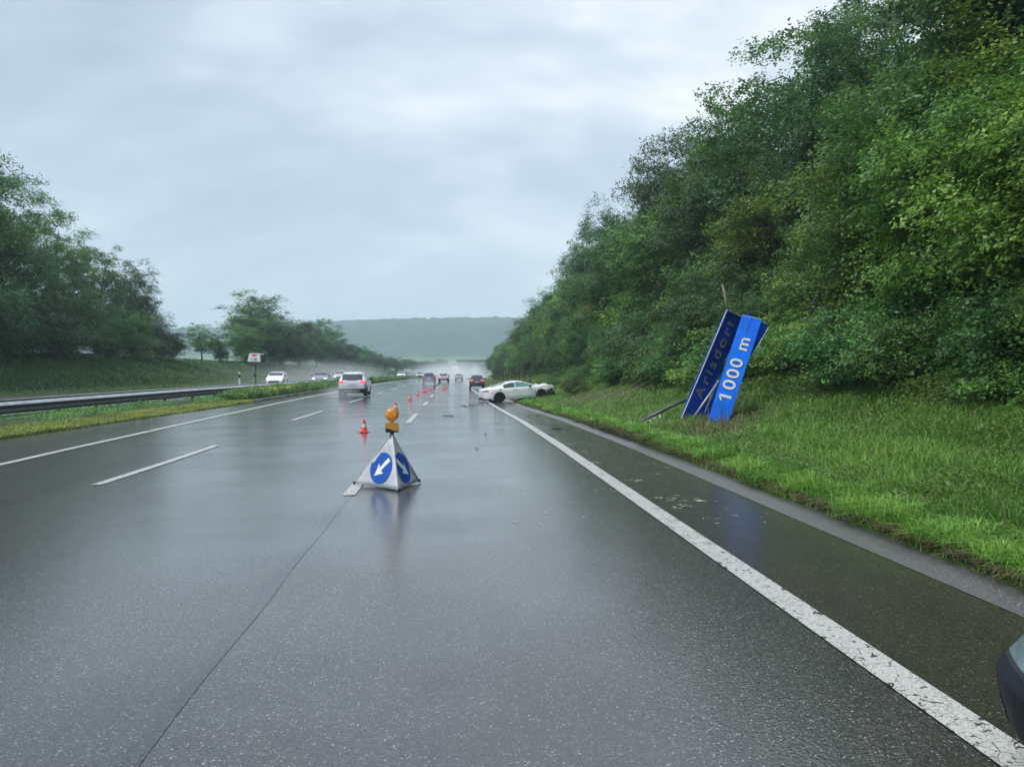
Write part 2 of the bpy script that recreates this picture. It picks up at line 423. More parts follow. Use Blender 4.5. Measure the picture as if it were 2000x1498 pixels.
def ground_z(X, Y):
    X = np.asarray(X, float); Y = np.asarray(Y, float)
    xr = X - smooth_cx(Y)
    z = zroad(xr, Y)
    b = xr - 4.25
    fade = interp(Y, [-300, 0, 170, 330, 700], [1, 1, 1, 0.6, 0.2])
    z = z + np.where(b > 0, interp(b, [0, 0.25, 3.0, 5.0, 7.0, 10.0, 15, 24, 80], [0.02, 0.05, 0.34, 0.85, 1.6, 3.2, 5.2, 6.5, 9.0]) * fade, 0)
    l = opp_far(Y) - xr
    z = z + np.where(l > 0, interp(l, [0, 1.5, 8, 14, 60], [0.02, 0.08, 2.2, 3.0, 3.2]) * interp(Y, [0, 150, 400, 700], [1, 1, 0.5, 0.2]), 0)
    return z
def gz(X, Y): return float(ground_z(X, Y))

Ys = np.concatenate([np.arange(-300, -20, 20.0), np.arange(-20, 80, 1.0), np.arange(80, 200, 4.0), np.arange(200, 700, 15.0), np.arange(700, 1651, 60.0)])
def build_ground():
    xrs_l = [-1650, -900, -400, -200, -120, -80]
    u_left = [60, 40, 25, 18, 14, 11, 8, 6, 4, 2.5, 1.5, 0.7, 0.05]
    V = []; rows = []
    rng = np.random.RandomState(5)
    for Y in Ys:
        of, on, mn = float(opp_far(Y)), float(opp_near(Y)), float(med_near(Y))
        cols = [(x, 0) for x in xrs_l[:4]]
        cols += [(of - u, 0) for u in u_left]
        cols += [(of + 0.02, 1), (on - 0.02, 1), (on + 0.05, 0)]
        cols += [(on + (mn - on) * k, 2) for k in (0.2, 0.4, 0.6, 0.8)]
        cols += [(mn - 0.05, 0), (mn + 0.02, 1), (4.2, 1), (4.24, 0), (4.5, 0)]
        cols += [(4.25 + u, 0) for u in (0.8, 1.4, 2, 2.6, 3.2, 4, 4.8, 5.6, 6.4, 7.2, 8.4, 10, 12, 15, 18, 24, 35, 60, 100, 250, 600, 1400)]
        c0 = cx(Y) if Y < 700 else cx(700)
        for (x, k) in cols:
            X = x + c0
            z = gz(X, Y) if Y < 700 else float(ground_z(x + cx(700), 700.0))
            if k == 1: z -= 0.15
            elif k == 2: z += 0.03
            V.append((X, Y, z))
        rows.append(len(cols))
    nc = rows[0]; V = np.array(V)
    Fc = []
    for j in range(len(Ys) - 1):
        for i in range(nc - 1):
            a = j * nc + i
            Fc.append((a, a + 1, a + nc + 1, a + nc))
    o = mesh_from('ground', V, Fc, M_ground, smooth=True)
    tag(o, 'green verge and embankment soil on both sides of the motorway', kind='structure')
build_ground()

YR = np.concatenate([np.arange(-20, 80, 1.0), np.arange(80, 200, 3.0), np.arange(200, 645, 10.0)])
def strip(name, xa, xb, mat, dz, ys=YR, nx=1, kind='structure', label=None, parent=None):
    fa = xa if callable(xa) else (lambda Y: xa)
    fb = xb if callable(xb) else (lambda Y: xb)
    V = []; Fc = []
    for Y in ys:
        for i in range(nx + 1):
            x = float(fa(Y)) + (float(fb(Y)) - float(fa(Y))) * i / nx
            V.append((x + cx(Y), Y, float(zroad(x, Y)) + dz))
    for j in range(len(ys) - 1):
        for i in range(nx):
            a = j * (nx + 1) + i
            Fc.append((a, a + 1, a + nx + 2, a + nx + 1))
    o = mesh_from(name, V, Fc, mat, parent, smooth=True)
    if kind: tag(o, label, kind=kind)
    return o
strip('road', med_near, 2.45, M_asphalt, 0.0, nx=12, label='wet grey asphalt carriageway with three lanes')
strip('road_shoulder', 2.45, 3.8, M_shoulder, 0.0, nx=1, label='dark wet asphalt shoulder right of the edge line')
strip('opposite_road', opp_far, opp_near, M_asphalt, 0.0, nx=6, label='opposite carriageway behind the guardrail')
strip('gutter', 3.8, 4.25, M_gutter, 0.004, nx=1, label='pale concrete gutter strip along the grass')
def kerb():
    ys = np.arange(41, 78, 1.5); V = []; Fc = []
    for Y in ys:
        xm = float(med_near(Y)); z = float(zroad(xm, Y))
        for (dx_, dz_) in ((0.03, -0.05), (0.03, 0.10), (0.01, 0.12), (-0.16, 0.12), (-0.16, -0.05)):
            V.append((xm + dx_, Y, z + dz_))
    for i in range(len(ys) - 1):
        for k in range(4): Fc.append((i * 5 + k, i * 5 + k + 1, (i + 1) * 5 + k + 1, (i + 1) * 5 + k))
    tag(mesh_from('kerb', V, Fc, M_gutter), 'low grey kerb along the median herbs', kind='structure')
kerb()
# markings
strip('edge_line', -8.85, -8.65, M_paint, 0.010, label='solid white line along the left lane')
strip('edge_line', 2.30, 2.52, M_paint, 0.010, label='worn solid white line along the shoulder')
strip('edge_line', lambda Y: opp_near(Y) - 1.1, lambda Y: opp_near(Y) - 0.9, M_paint, 0.010, label='white edge line of the opposite carriageway by the median')
strip('edge_line', lambda Y: opp_far(Y) + 2.6, lambda Y: opp_far(Y) + 2.8, M_paint, 0.010, label='far white edge line of the opposite carriageway')
strip('joint_seam', lambda Y: -1.46 + 0.012 * math.sin(1.7 * Y), lambda Y: -1.36 + 0.010 * math.sin(2.3 * Y + 1), M_seam, 0.003, ys=np.arange(-10, 120, 0.5), label='dark sealed joint between the lanes')
def dashes(x, starts, ln, label):
    V = []; Fc = []
    for s in starts:
        yy = np.linspace(s, s + ln, 7)
        for y in yy:
            for xx in (x - 0.085, x + 0.085):
                V.append((xx + cx(y), y, float(zroad(xx, y)) + 0.010))
        b = len(V) - 14
        for j in range(6):
            Fc.append((b + 2 * j, b + 2 * j + 1, b + 2 * j + 3, b + 2 * j + 2))
    tag(mesh_from('lane_dashes', V, Fc, M_paint), label, kind='structure')
dashes(-5.5, [12.4 + 15 * k for k in range(-1, 20)], 6.2, 'white dashes between left and middle lane')
dashes(-1.40, [10.7 + 14.8 * k for k in range(0, 20)], 6.2, 'white dashes between middle and right lane')

# distant wooded hills
def hill(name, ycen, pts, depth, seed, label):
    rng = np.random.RandomState(seed)
    xs = np.linspace(-1500, 1500, 520)
    xp = [p[0] for p in pts]; hp = [p[1] for p in pts]
    prof = np.interp(xs, xp, hp)
    ny = 46; V = []
    nzs = rng.rand(ny, len(xs))
    for j in range(ny):
        t = j / (ny - 1)
        sh = math.sin(min(t / 0.8, 1) * math.pi / 2)
        low = np.interp(xs + 40 * j, np.linspace(-1600, 3600, 90), np.random.RandomState(seed + 1).rand(90))
        for i, x in enumerate(xs):
            h = prof[i] * sh * (1 + 0.06 * (low[i] - 0.5)) + (nzs[j, i] - 0.4) * (5.0 if t > 0.18 else 0.5)
            V.append((x, ycen - depth * (1 - t), h - 2))
    nx = len(xs); Fc = []
    for j in range(ny - 1):
        for i in range(nx - 1):
            a = j * nx + i; Fc.append((a, a + 1, a + nx + 1, a + nx))
    m = bpy.data.materials.new('hill_forest'); m.use_nodes = True
    t = m.node_tree; b = t.nodes['Principled BSDF']; b.inputs['Roughness'].default_value = 0.9
    g = N(t, 'ShaderNodeNewGeometry')
    n = N(t, 'ShaderNodeTexNoise'); n.inputs['Scale'].default_value = 0.02; n.inputs['Detail'].default_value = 9; n.inputs['Roughness'].default_value = 0.7
    t.links.new(g.outputs['Position'], n.inputs['Vector'])
    r = ramp(t, [(0.35, (0.010, 0.028, 0.022)), (0.6, (0.030, 0.058, 0.040))]); t.links.new(n.outputs[0], r.inputs[0])
    s2 = N(t, 'ShaderNodeSeparateXYZ'); t.links.new(g.outputs['Position'], s2.inputs[0])
    nn = N(t, 'ShaderNodeMath', operation='MULTIPLY_ADD', i_1=30.0); t.links.new(n.outputs[0], nn.inputs[0]); t.links.new(s2.outputs['Z'], nn.inputs[2])
    mr = N(t, 'ShaderNodeMapRange'); mr.inputs[1].default_value = 34; mr.inputs[2].default_value = 38
    t.links.new(nn.outputs[0], mr.inputs[0])
    mx = N(t, 'ShaderNodeMix', data_type='RGBA'); mx.inputs['A'].default_value = (0.07, 0.13, 0.04, 1)
    t.links.new(mr.outputs[0], mx.inputs['Factor']); t.links.new(r.outputs[0], mx.inputs['B']); t.links.new(mx.outputs['Result'], b.inputs['Base Color'])
    tag(mesh_from(name, V, Fc, m, smooth=True), label, kind='structure')
hill('hills', 1420, [(-1500, 40), (-700, 64), (-420, 72), (-260, 82), (-150, 88), (60, 93), (200, 90), (500, 84), (900, 95), (1500, 60)], 420, 3, 'wooded hill ridge fading into haze on the horizon')

# ------------------------------------------------------------------ vegetation
def leaf_quads(C, Nn, size, rng, aspect=0.62, fold=0.18):
    """C centres (n,3), Nn normals; returns verts, quads"""
    n = len(C)
    Nn = Nn / np.linalg.norm(Nn, axis=1, keepdims=True)
    T = rng.normal(size=(n, 3)); T -= Nn * np.sum(T * Nn, axis=1, keepdims=True)
    T /= np.linalg.norm(T, axis=1, keepdims=True)
    B = np.cross(Nn, T)
    s = (size if np.ndim(size) else np.full(n, size))[:, None]
    P0 = C - T * s * 0.5
    P1 = C + B * s * aspect * 0.5 - Nn * s * fold * 0.5
    P2 = C + T * s * 0.5 - Nn * s * fold * 0.3
    P3 = C - B * s * aspect * 0.5 - Nn * s * fold * 0.5
    V = np.stack([P0, P1, P2, P3], axis=1).reshape(-1, 3)
    Fc = np.arange(n * 4).reshape(n, 4)
    return V, Fc

def make_crown(seed, H, Rr, hb, n_cl, per, leaf, mat, lobes=5, flat=0.5, cl_r=0.75, top_bias=0.0, spread=1.0):
    """returns (crown mesh, trunk mesh): foliage in clumps carried by limbs"""
    rng = np.random.RandomState(seed)
    Lc = []
    hc = (H - hb)
    for k in range(lobes):
        a = 2 * math.pi * (k + rng.rand() * 0.7) / max(lobes, 1)
        r = Rr * (0.30 + 0.22 * rng.rand()) * spread if k else 0.0
        zz = hb + hc * (0.22 + 0.55 * rng.rand()) if k else hb + hc * 0.56
        rad = np.array([Rr * (0.50 + 0.2 * rng.rand())] * 2 + [hc * (0.24 + 0.12 * rng.rand())]) if k else np.array([Rr * 0.62, Rr * 0.62, hc * 0.47])
        Lc.append((np.array([r * math.cos(a), r * math.sin(a), zz]), rad))
    cl = []
    while len(cl) < n_cl:
        k = rng.randint(len(Lc)); c, rad = Lc[k]
        d = rng.normal(size=3); d /= np.linalg.norm(d)
        q = (0.35 + 0.65 * rng.rand() ** 0.45) if rng.rand() < 0.85 else rng.rand()
        bump_ = 1 + 0.22 * math.sin(3.1 * d[0] + seed) * math.sin(4.3 * d[1] + 2 * k) + 0.10 * rng.normal()
        p = c + d * rad * q * bump_
        if p[2] < hb * 0.75 + 0.15: continue
        cl.append(p)
    cl = np.array(cl)
    rc = cl_r * (0.55 + 0.75 * rng.rand(n_cl))
    q_ = 7
    cnt = np.maximum(3, (per / q_ * (rc / cl_r) ** 1.6 * (0.6 + 0.8 * rng.rand(n_cl)))).astype(int)
    ti = np.repeat(np.arange(n_cl), cnt); nt_ = len(ti)
    off = rng.normal(size=(nt_, 3)) * 0.46
    ln = np.linalg.norm(off, axis=1, keepdims=True); off = off / np.maximum(ln, 1e-6) * np.minimum(ln, 1.2)
    off[:, 2] *= flat
    rad_xy = np.linalg.norm(off[:, :2], axis=1)
    off[:, 2] -= 0.28 * rad_xy ** 2
    TC = cl[ti] + off * rc[ti][:, None]
    out = TC - np.array([0, 0, hb + hc * 0.35]); out /= np.linalg.norm(out, axis=1, keepdims=True)
    TN = out * 0.5 + np.array([0, 0, 0.7]) + rng.normal(size=(nt_, 3)) * 0.40
    TN /= np.linalg.norm(TN, axis=1, keepdims=True)
    tv = rng.rand(nt_)
    k_ = np.repeat(np.arange(nt_), q_); n = len(k_); idx = ti[k_]
    sp = rng.normal(size=(n, 3)) * leaf * 0.95
    sp -= TN[k_] * np.sum(sp * TN[k_], axis=1, keepdims=True) * 0.55
    C = TC[k_] + sp
    Nn = TN[k_] + rng.normal(size=(n, 3)) * 0.30
    sz = leaf * (0.65 + 0.7 * rng.rand(n))
    V, Fc = leaf_quads(C, Nn, sz, rng)
    clv = rng.rand(n_cl) * 0.55
    var = np.clip(clv[idx] * 0.9 + tv[k_] * 0.30 + rng.rand(n) * 0.24, 0, 1)
    crown = fast_mesh('crown', V, Fc, 4, mat, np.repeat(var, 4))
    mb = MB()
    tr = max(0.05, H * 0.0135)
    lean = rng.normal(size=2) * 0.05 * H
    tp = [(0, 0, -0.4), (lean[0] * 0.1, lean[1] * 0.1, H * 0.25), (lean[0] * 0.4, lean[1] * 0.4, H * 0.5), (lean[0] * 0.6, lean[1] * 0.6, H * 0.72), (lean[0], lean[1], H * 0.84)]
    mb.tube(tp, [tr * 1.35, tr, tr * 0.75, tr * 0.45, tr * 0.1], 8)
    nl = min(26, n_cl)
    sel = rng.choice(n_cl, nl, replace=False)
    limbs = []
    for s_ in sel:
        e = cl[s_]
        hz_ = max(H * 0.15, min(e[2] - 0.25 * np.linalg.norm(e[:2]), H * 0.85))
        t_ = hz_ / (H * 0.93)
        st = np.array([lean[0] * t_, lean[1] * t_, hz_]) * [0.8, 0.8, 1]
        mid = (st + e) / 2 + rng.normal(size=3) * 0.12 * Rr * 0.4 + np.array([0, 0, 0.12 * Rr])
        r0 = tr * 0.42 * (1 - 0.5 * t_)
        mb.tube([st, mid, e], [r0, r0 * 0.55, r0 * 0.12], 5, cap=False)
        limbs.append(mid); limbs.append(e)
    limbs = np.array(limbs)
    for s_ in rng.choice(n_cl, min(90, n_cl), replace=False):
        e = cl[s_]; j = np.argmin(np.linalg.norm(limbs - e, axis=1)); st = limbs[j]
        if np.linalg.norm(st - e) < 0.1: continue
        mb.tube([st, (st + e) / 2 + rng.normal(size=3) * 0.08, e], [tr * 0.14, tr * 0.09, tr * 0.03], 4, cap=False)
    me = bpy.data.meshes.new('trunk'); me.from_pydata(mb.v, [], mb.f); me.materials.append(M_bark)
    me.polygons.foreach_set('use_smooth', [True] * len(me.polygons))
    return crown, me, H

def plant(proto, X, Y, H, name, label, cat, group, wide=1.0, rz=None, z=None, rnd=random.Random(11), tilt=0.0):
    crown, trunk, H0 = proto
    s = H / H0
    root = empty(name, (X, Y, (gz(X, Y) if z is None else z) - 0.05), rnd.uniform(0, 6.28) if rz is None else rz)
    root.scale = (s * wide, s * wide, s)
    root.rotation_euler[0] = tilt
    tag(root, label, cat, group)
    for nm, me in (('crown', crown), ('trunk', trunk)):
        o = bpy.data.objects.new(nm, me); link(o, root)
    return root

# protos (heights in metres)
T1 = make_crown(1, 15, 4.4, 2.6, 270, 250, 0.155, M_leaf_dark, lobes=8, cl_r=0.95, flat=0.75)
T2 = make_crown(2, 14, 3.8, 2.2, 240, 250, 0.15, M_leaf_mid, lobes=7, cl_r=0.9, flat=0.65)
T3 = make_crown(3, 15, 4.7, 3.5, 190, 250, 0.15, M_leaf_mid, lobes=9, cl_r=0.85, flat=0.55, spread=1.25)
T4 = make_crown(4, 9, 3.4, 0.8, 240, 230, 0.125, M_leaf_mid, lobes=7, cl_r=0.75, flat=0.7)
T5 = make_crown(5, 9, 3.2, 0.9, 240, 230, 0.125, M_leaf_dark, lobes=7, cl_r=0.75, flat=0.75)
T6 = make_crown(16, 9, 3.0, 1.0, 210, 230, 0.12, M_leaf_bright, lobes=7, cl_r=0.7, flat=0.6)
B1 = make_crown(6, 6, 2.9, 0.25, 250, 270, 0.095, M_leaf_bright, lobes=8, cl_r=0.66, flat=0.6)
B2 = make_crown(7, 5.6, 2.7, 0.2, 250, 260, 0.085, M_leaf_mid, lobes=8, cl_r=0.62, flat=0.7)
B3 = make_crown(8, 5, 2.7, 0.15, 250, 240, 0.09, M_leaf_dark, lobes=7, cl_r=0.62, flat=0.7)
S1 = make_crown(9, 1.7, 1.25, 0.02, 110, 110, 0.065, M_weeds, lobes=5, cl_r=0.32)
S2 = make_crown(10, 1.5, 1.2, 0.02, 110, 110, 0.06, M_leaf_mid, lobes=5, cl_r=0.32, flat=0.7)

rnd = random.Random(4)
# right wood: tall trees
tall_label = 'tall dark broadleaf tree at the back of the wood above the right embankment'
for i, Y in enumerate(np.concatenate([np.arange(3, 60, 5.3), np.arange(60, 172, 6.8)])):
    X = 17.0 + rnd.uniform(-0.8, 2.0) - max(0, Y - 130) * 0.09 + cx(Y)
    H = rnd.uniform(11.2, 17.4) if Y < 120 else rnd.uniform(9, 12) * (1 - (Y - 120) * 0.004)
    if Y < 14: H += 3
    elif Y < 46: H *= 1.02
    if i in (4,): H *= 1.12
    p = rnd.choice([T1, T1, T2, T2, T3, T3])
    if i == 5: p = T3; H = 13.0
    plant(p, X, Y, H, 'broadleaf_tree', tall_label, 'tree', 'tall trees of the right wood', wide=rnd.uniform(0.9, 1.1), rnd=rnd)
for i, Y in enumerate(np.arange(14, 172, 4.6)):
    X = 13.6 + rnd.uniform(-0.6, 0.8) - max(0, Y - 120) * 0.075 + cx(Y)
    H = rnd.uniform(7.2, 9.6) * (0.82 if Y > 130 else 1)
    if Y < 30: H = rnd.uniform(7.0, 8.2)
    plant(rnd.choice([T4, T5, T5, T6]), X, Y, H, 'young_tree', 'medium green tree in the middle rank of the right wood', 'tree', 'medium trees of the right wood', wide=rnd.uniform(0.95, 1.15), rnd=rnd)
for i, Y in enumerate(np.arange(4.5, 170, 2.9)):
    X = 11.6 + rnd.uniform(-0.35, 0.5) - max(0, Y - 100) * 0.04 + cx(Y)
    if Y < 24:
        plant(rnd.choice([B1, B1, B1, B2]), X + 0.4 + (1.3 if 18 < Y < 24 else 0), Y, rnd.uniform(5.4, 7.2), 'hazel_bush', 'large bright green bush at the foot of the wood behind the fallen sign', 'bush', 'bright bushes of the right wood edge', wide=rnd.uniform(0.95, 1.15), rnd=rnd)
    else:
        plant(rnd.choice([B2, B2, B3]), X + (1.3 if Y < 27 else 0), Y, rnd.uniform(3.0, 5.4), 'leafy_bush', 'dark leafy bush along the wood edge beyond the fallen sign', 'bush', 'dark bushes of the right wood edge', wide=rnd.uniform(0.95, 1.2), rnd=rnd)
for i in range(34):
    Y = rnd.uniform(9, 75); X = rnd.uniform(9.8, 11.0)
    if 19 < Y < 26: X = 11.2
    plant(rnd.choice([S1, S2]), X, Y, rnd.uniform(0.7, 1.5), 'low_bramble', 'low bramble clump where the grass bank meets the wood', 'bush', 'brambles on the right bank', wide=rnd.uniform(1.0, 1.5), rnd=rnd)
for i in range(26):
    Y = 7 + i * 1.55 + rnd.uniform(-0.5, 0.5); X = rnd.uniform(9.9, 10.9)
    if 18 < Y < 25: X = 11.3
    plant(rnd.choice([S1, S2, B2]), X, Y, rnd.uniform(1.4, 2.5), 'low_bramble', 'low bramble clump where the grass bank meets the wood', 'bush', 'brambles on the right bank', wide=rnd.uniform(1.0, 1.35), rnd=rnd)
for i in range(16):
    Y = rnd.uniform(43, 70); X = rnd.uniform(7.6, 10)
    plant(rnd.choice([S1, S2]), X, Y, rnd.uniform(0.8, 1.6), 'bank_shrub', 'low shrub on the bank around the crashed coupe', 'bush', 'shrubs by the crashed coupe', wide=rnd.uniform(1.0, 1.5), rnd=rnd)

# left side: (road x, Y, height, proto, widening)
left_big = [(-45, 50, 22, T3, 1.05), (-42, 58, 21, T1, 1.05), (-40.5, 67, 18.8, T2, 1.1), (-40, 73, 17.6, T3, 1.0), (-39.5, 80, 15.5, T3, 1.0), (-38.5, 87, 13.0, T3, 0.95), (-37.5, 94, 11.5, T1, 1.05)]
for (x, Y, H, p, w) in left_big:
    plant(p, x, Y, H, 'broadleaf_tree', 'tall tree in the group on the far left bank', 'tree', 'tall trees of the left group', wide=w, rnd=rnd)
for (x, Y, H) in [(-38.5 + 0.055 * (q - 46) + 1.2 * (k % 2), q, 7.6 - 0.045 * (q - 46)) for k, q in enumerate(np.arange(46, 96, 3.2))]:
    plant(rnd.choice([B2, B2, B3]), x, Y, H, 'leafy_bush', 'dark bush below the tall trees on the left bank', 'bush', 'bushes below the left trees', wide=1.25, rnd=rnd)
for q in range(10):
    plant(rnd.choice([B2, B3]), -46 + rnd.uniform(-1, 1), 44 + 5.0 * q, 6.0, 'leafy_bush', 'dark bush below the tall trees on the left bank', 'bush', 'bushes below the left trees', wide=1.6, rnd=rnd)
plant(T4, -37, 106, 3.2, 'leafy_bush', 'low light green bush alone in the gap on the left bank', 'bush', wide=1.6, group=None, rnd=rnd)
plant(T3, -36, 115.0, 6.2, 'small_tree', 'small open crowned tree left of the big round tree', 'tree', None, wide=1.25, rnd=rnd)
plant(T5, -34.5, 118.0, 4.2, 'small_tree', 'small bushy tree just right of the open crowned one behind the white road sign', 'tree', None, wide=1.1, rnd=rnd)
plant(T2, -34.5, 140, 14.2, 'round_tree', 'big round dark tree behind the white cabinet sign', 'tree', None, wide=1.75, rnd=rnd)
plant(T3, -33, 207, 14.0, 'round_tree', 'second round tree, further along the left bank than the biggest one', 'tree', None, wide=1.3, rnd=rnd)
for (x, Y, H, w) in [(-33.5, 128, 6.6, 1.4), (-33, 134, 7.4, 1.4), (-31.5, 142, 6.4, 1.5), (-33, 150, 8.8, 1.4), (-31.5, 158, 7.6, 1.5), (-33, 166, 10.4, 1.3), (-32, 178, 9.2, 1.4), (-30.5, 190, 8, 1.4), (-30, 206, 8, 1.4), (-30, 222, 7.8, 1.5), (-30, 240, 7.0, 1.5), (-30, 260, 6.4, 1.6), (-30, 282, 6.0, 1.7), (-30, 306, 6, 1.7), (-30, 330, 6, 1.7), (-30, 360, 6, 1.8), (-30, 395, 6, 1.9), (-30, 430, 6.5, 1.9), (-30, 470, 6.5, 2.0)]:
    plant(rnd.choice([T4, T5, T5]), x + cx(Y) * 0.8, Y, H, 'hedgerow_bush', 'bush in the long hedgerow receding along the left bank', 'bush', 'hedgerow bushes of the left bank', wide=w, rnd=rnd)
plant(T5, -6.5, 520, 11.0, 'round_tree', 'small solitary round tree far off at the end of the hedgerow', 'tree', None, wide=1.25, z=-1.0, rnd=rnd)
for (X, Y, H) in [(12, 560, 9), (24, 545, 11), (33, 540, 12), (40, 540, 10), (4, 640, 8), (15, 640, 8), (-3, 650, 8), (28, 640, 8), (50, 560, 11)]:
    plant(rnd.choice([T5, T4]), X, Y, H, 'distant_tree', 'hazy distant tree behind the bridge at the end of the road', 'tree', 'distant trees behind the bridge', wide=1.6, z=-1.0, rnd=rnd)

# ---- grass blades
def blades(name, P, h, w, mat, rng, label, lean=0.35, varb=None):
    n = len(P)
    a = rng.rand(n) * 2 * np.pi
    D = np.stack([np.cos(a), np.sin(a), np.zeros(n)], 1)
    S = np.stack([-np.sin(a), np.cos(a), np.zeros(n)], 1)
    h = h[:, None]; w = w[:, None]
    ln = (lean * (0.3 + 1.4 * rng.rand(n)))[:, None]
    Z = np.array([[0, 0, 1.0]])
    b0 = P - S * w / 2; b1 = P + S * w / 2
    m = P + D * h * ln * 0.35 + Z * h * 0.6
    m0 = m - S * w * 0.4; m1 = m + S * w * 0.4
    tp = P + D * h * ln * 1.25 + Z * h * (1.0 - ln * 0.35)
    V = np.stack([b0, b1, m1, m0, tp], 1).reshape(-1, 3)
    i = np.arange(n)[:, None] * 5
    Q = i + np.array([[0, 1, 2, 3]]); T = i + np.array([[3, 2, 4]])
    var = np.clip((rng.rand(n) * 0.6 + 0.2 if varb is None else varb + rng.rand(n) * 0.45), 0, 1)
    me = fast_mesh(name, V, [Q, T], 4, mat, np.repeat(var, 5))
    o = bpy.data.objects.new(name, me); link(o)
    return tag(o, label, kind='stuff')
def patch_noise(X, Y, rng, sc=1.0, k=14):
    v = np.zeros(len(X))
    for _ in range(k):
        f = rng.uniform(0.25, 2.2) * sc; a = rng.uniform(0, 6.28); ph = rng.uniform(0, 6.28)
        v += np.sin((X * math.cos(a) + Y * math.sin(a)) * f + ph)
    return v / math.sqrt(k) * 0.7
def sample_xy(n, x0, x1, y0, y1, rng, p=1.6):
    u = rng.rand(n)
    e = 1 - p
    Y = (y0 ** e + u * (y1 ** e - y0 ** e)) ** (1 / e)
    return x0 + (x1 - x0) * rng.rand(n), Y
rng = np.random.RandomState(21)
n = 300000
xr_, Y = sample_xy(n, 4.22, 11.8, 3.2, 75, rng, 1.7)
X = xr_ + smooth_cx(Y)
pn = patch_noise(X, Y, np.random.RandomState(2), 1.0)
edge = np.clip((xr_ - 4.22 - 0.07 * np.sin(3.1 * Y) * np.sin(1.3 * Y)) / 0.9, 0.03, 1)
keep = rng.rand(n) < np.clip(0.75 + 0.35 * pn, 0.1, 1) * (0.10 + 0.90 * edge)
bare = np.exp(-(((X - 8.0) / 1.0) ** 2 + ((Y - 21.0) / 2.2) ** 2)) + np.exp(-(((X - 7.9) / 0.9) ** 2 + ((Y - 18.6) / 1.2) ** 2)) + 0.8 * np.exp(-(((X - 6.0) / 1.6) ** 2 + ((Y - 34) / 5) ** 2))
keep &= rng.rand(n) > bare * 0.75
X, Y, xr_, pn, edge = X[keep], Y[keep], xr_[keep], pn[keep], edge[keep]
nn_ = len(X)
dist = np.hypot(X, Y)
h = (0.10 + 0.22 * rng.rand(nn_) + 0.07 * pn) * edge * (1 + 0.25 * (xr_ > 6)) + 0.05
w = 0.005 + 0.00075 * dist
h = h * (1 - 0.85 * np.clip(1.3 * np.exp(-(((X - 0.36 * Y) / 0.9) ** 2 + ((Y - 18.4) / 2.6) ** 2)), 0, 1))
P = np.stack([X, Y, ground_z(X, Y) - 0.01], 1)
blades('verge_grass', P, np.maximum(h, 0.05), w, M_grass, rng, 'long wet green grass on the right bank beside the road', lean=0.75, varb=np.clip(0.27 + 0.22 * pn + 0.22 * (patch_noise(X, Y, np.random.RandomState(77), 2.2) > 0.95), 0, 0.75))
# tussocks spilling over the gutter edge
n = 60000
k = 420
ty = 3.4 * np.exp(rng.rand(k) * math.log(50 / 3.4)); tx = 4.36 + rng.rand(k) * 0.5
ii = rng.randint(k, size=n)
X = tx[ii] + rng.normal(size=n) * 0.07 - 0.04 * (rng.rand(n) < 0.3); Y = ty[ii] + rng.normal(size=n) * 0.10
X = np.maximum(X, 4.24)
th = rng.rand(k)
P = np.stack([X + smooth_cx(Y), Y, ground_z(X + smooth_cx(Y), Y) - 0.01], 1)
dist = np.hypot(X, Y)
blades('edge_tussocks', P, (0.10 + 0.26 * th[ii]) * (0.5 + 0.7 * rng.rand(n)), 0.005 + 0.0007 * dist, M_grass, rng, 'grass tussocks leaning over the gutter strip', lean=0.9, varb=0.15 + 0.4 * rng.rand(k)[ii])
M_dry = leaf_mat('dry_stalks', (0.10, 0.085, 0.05), (0.20, 0.17, 0.09), (0.34, 0.31, 0.17), rough=0.7)
rng = np.random.RandomState(91)
n = 1900
xr_, Y = sample_xy(n, 4.6, 11.5, 3.4, 45, rng, 1.5)
P = np.stack([xr_, Y, ground_z(xr_, Y)], 1)
blades('seed_stalks', P, 0.35 + 0.35 * rng.rand(n), 0.0025 + 0.0005 * np.hypot(xr_, Y), M_dry, rng, 'pale seed stalks standing above the bank grass', lean=0.55)
n = 18000
M_litter = leaf_mat('dead_litter', (0.03, 0.025, 0.016), (0.07, 0.055, 0.032), (0.15, 0.13, 0.07), rough=0.8)
Y = 3.2 * np.exp(rng.rand(n) * math.log(60 / 3.2)); X = 4.27 + np.abs(rng.normal(size=n)) * 0.10
m_ = rng.rand(n) < 0.42
X = np.where(m_, 6.9 + rng.normal(size=n) * 1.3 + 0.25 * (Y - 19), X); Y = np.where(m_, 19.5 + rng.normal(size=n) * 2.8, Y)
X = np.maximum(X, 4.27)
P = np.stack([X, Y, ground_z(X, Y) + 0.03 + 0.10 * m_ * rng.rand(n)], 1)
blades('dry_litter', P, 0.03 + 0.09 * rng.rand(n), 0.006 + 0.0008 * np.hypot(X, Y), M_litter, rng, 'brown dead litter on the soil along the gutter and round the fallen sign', lean=1.8)
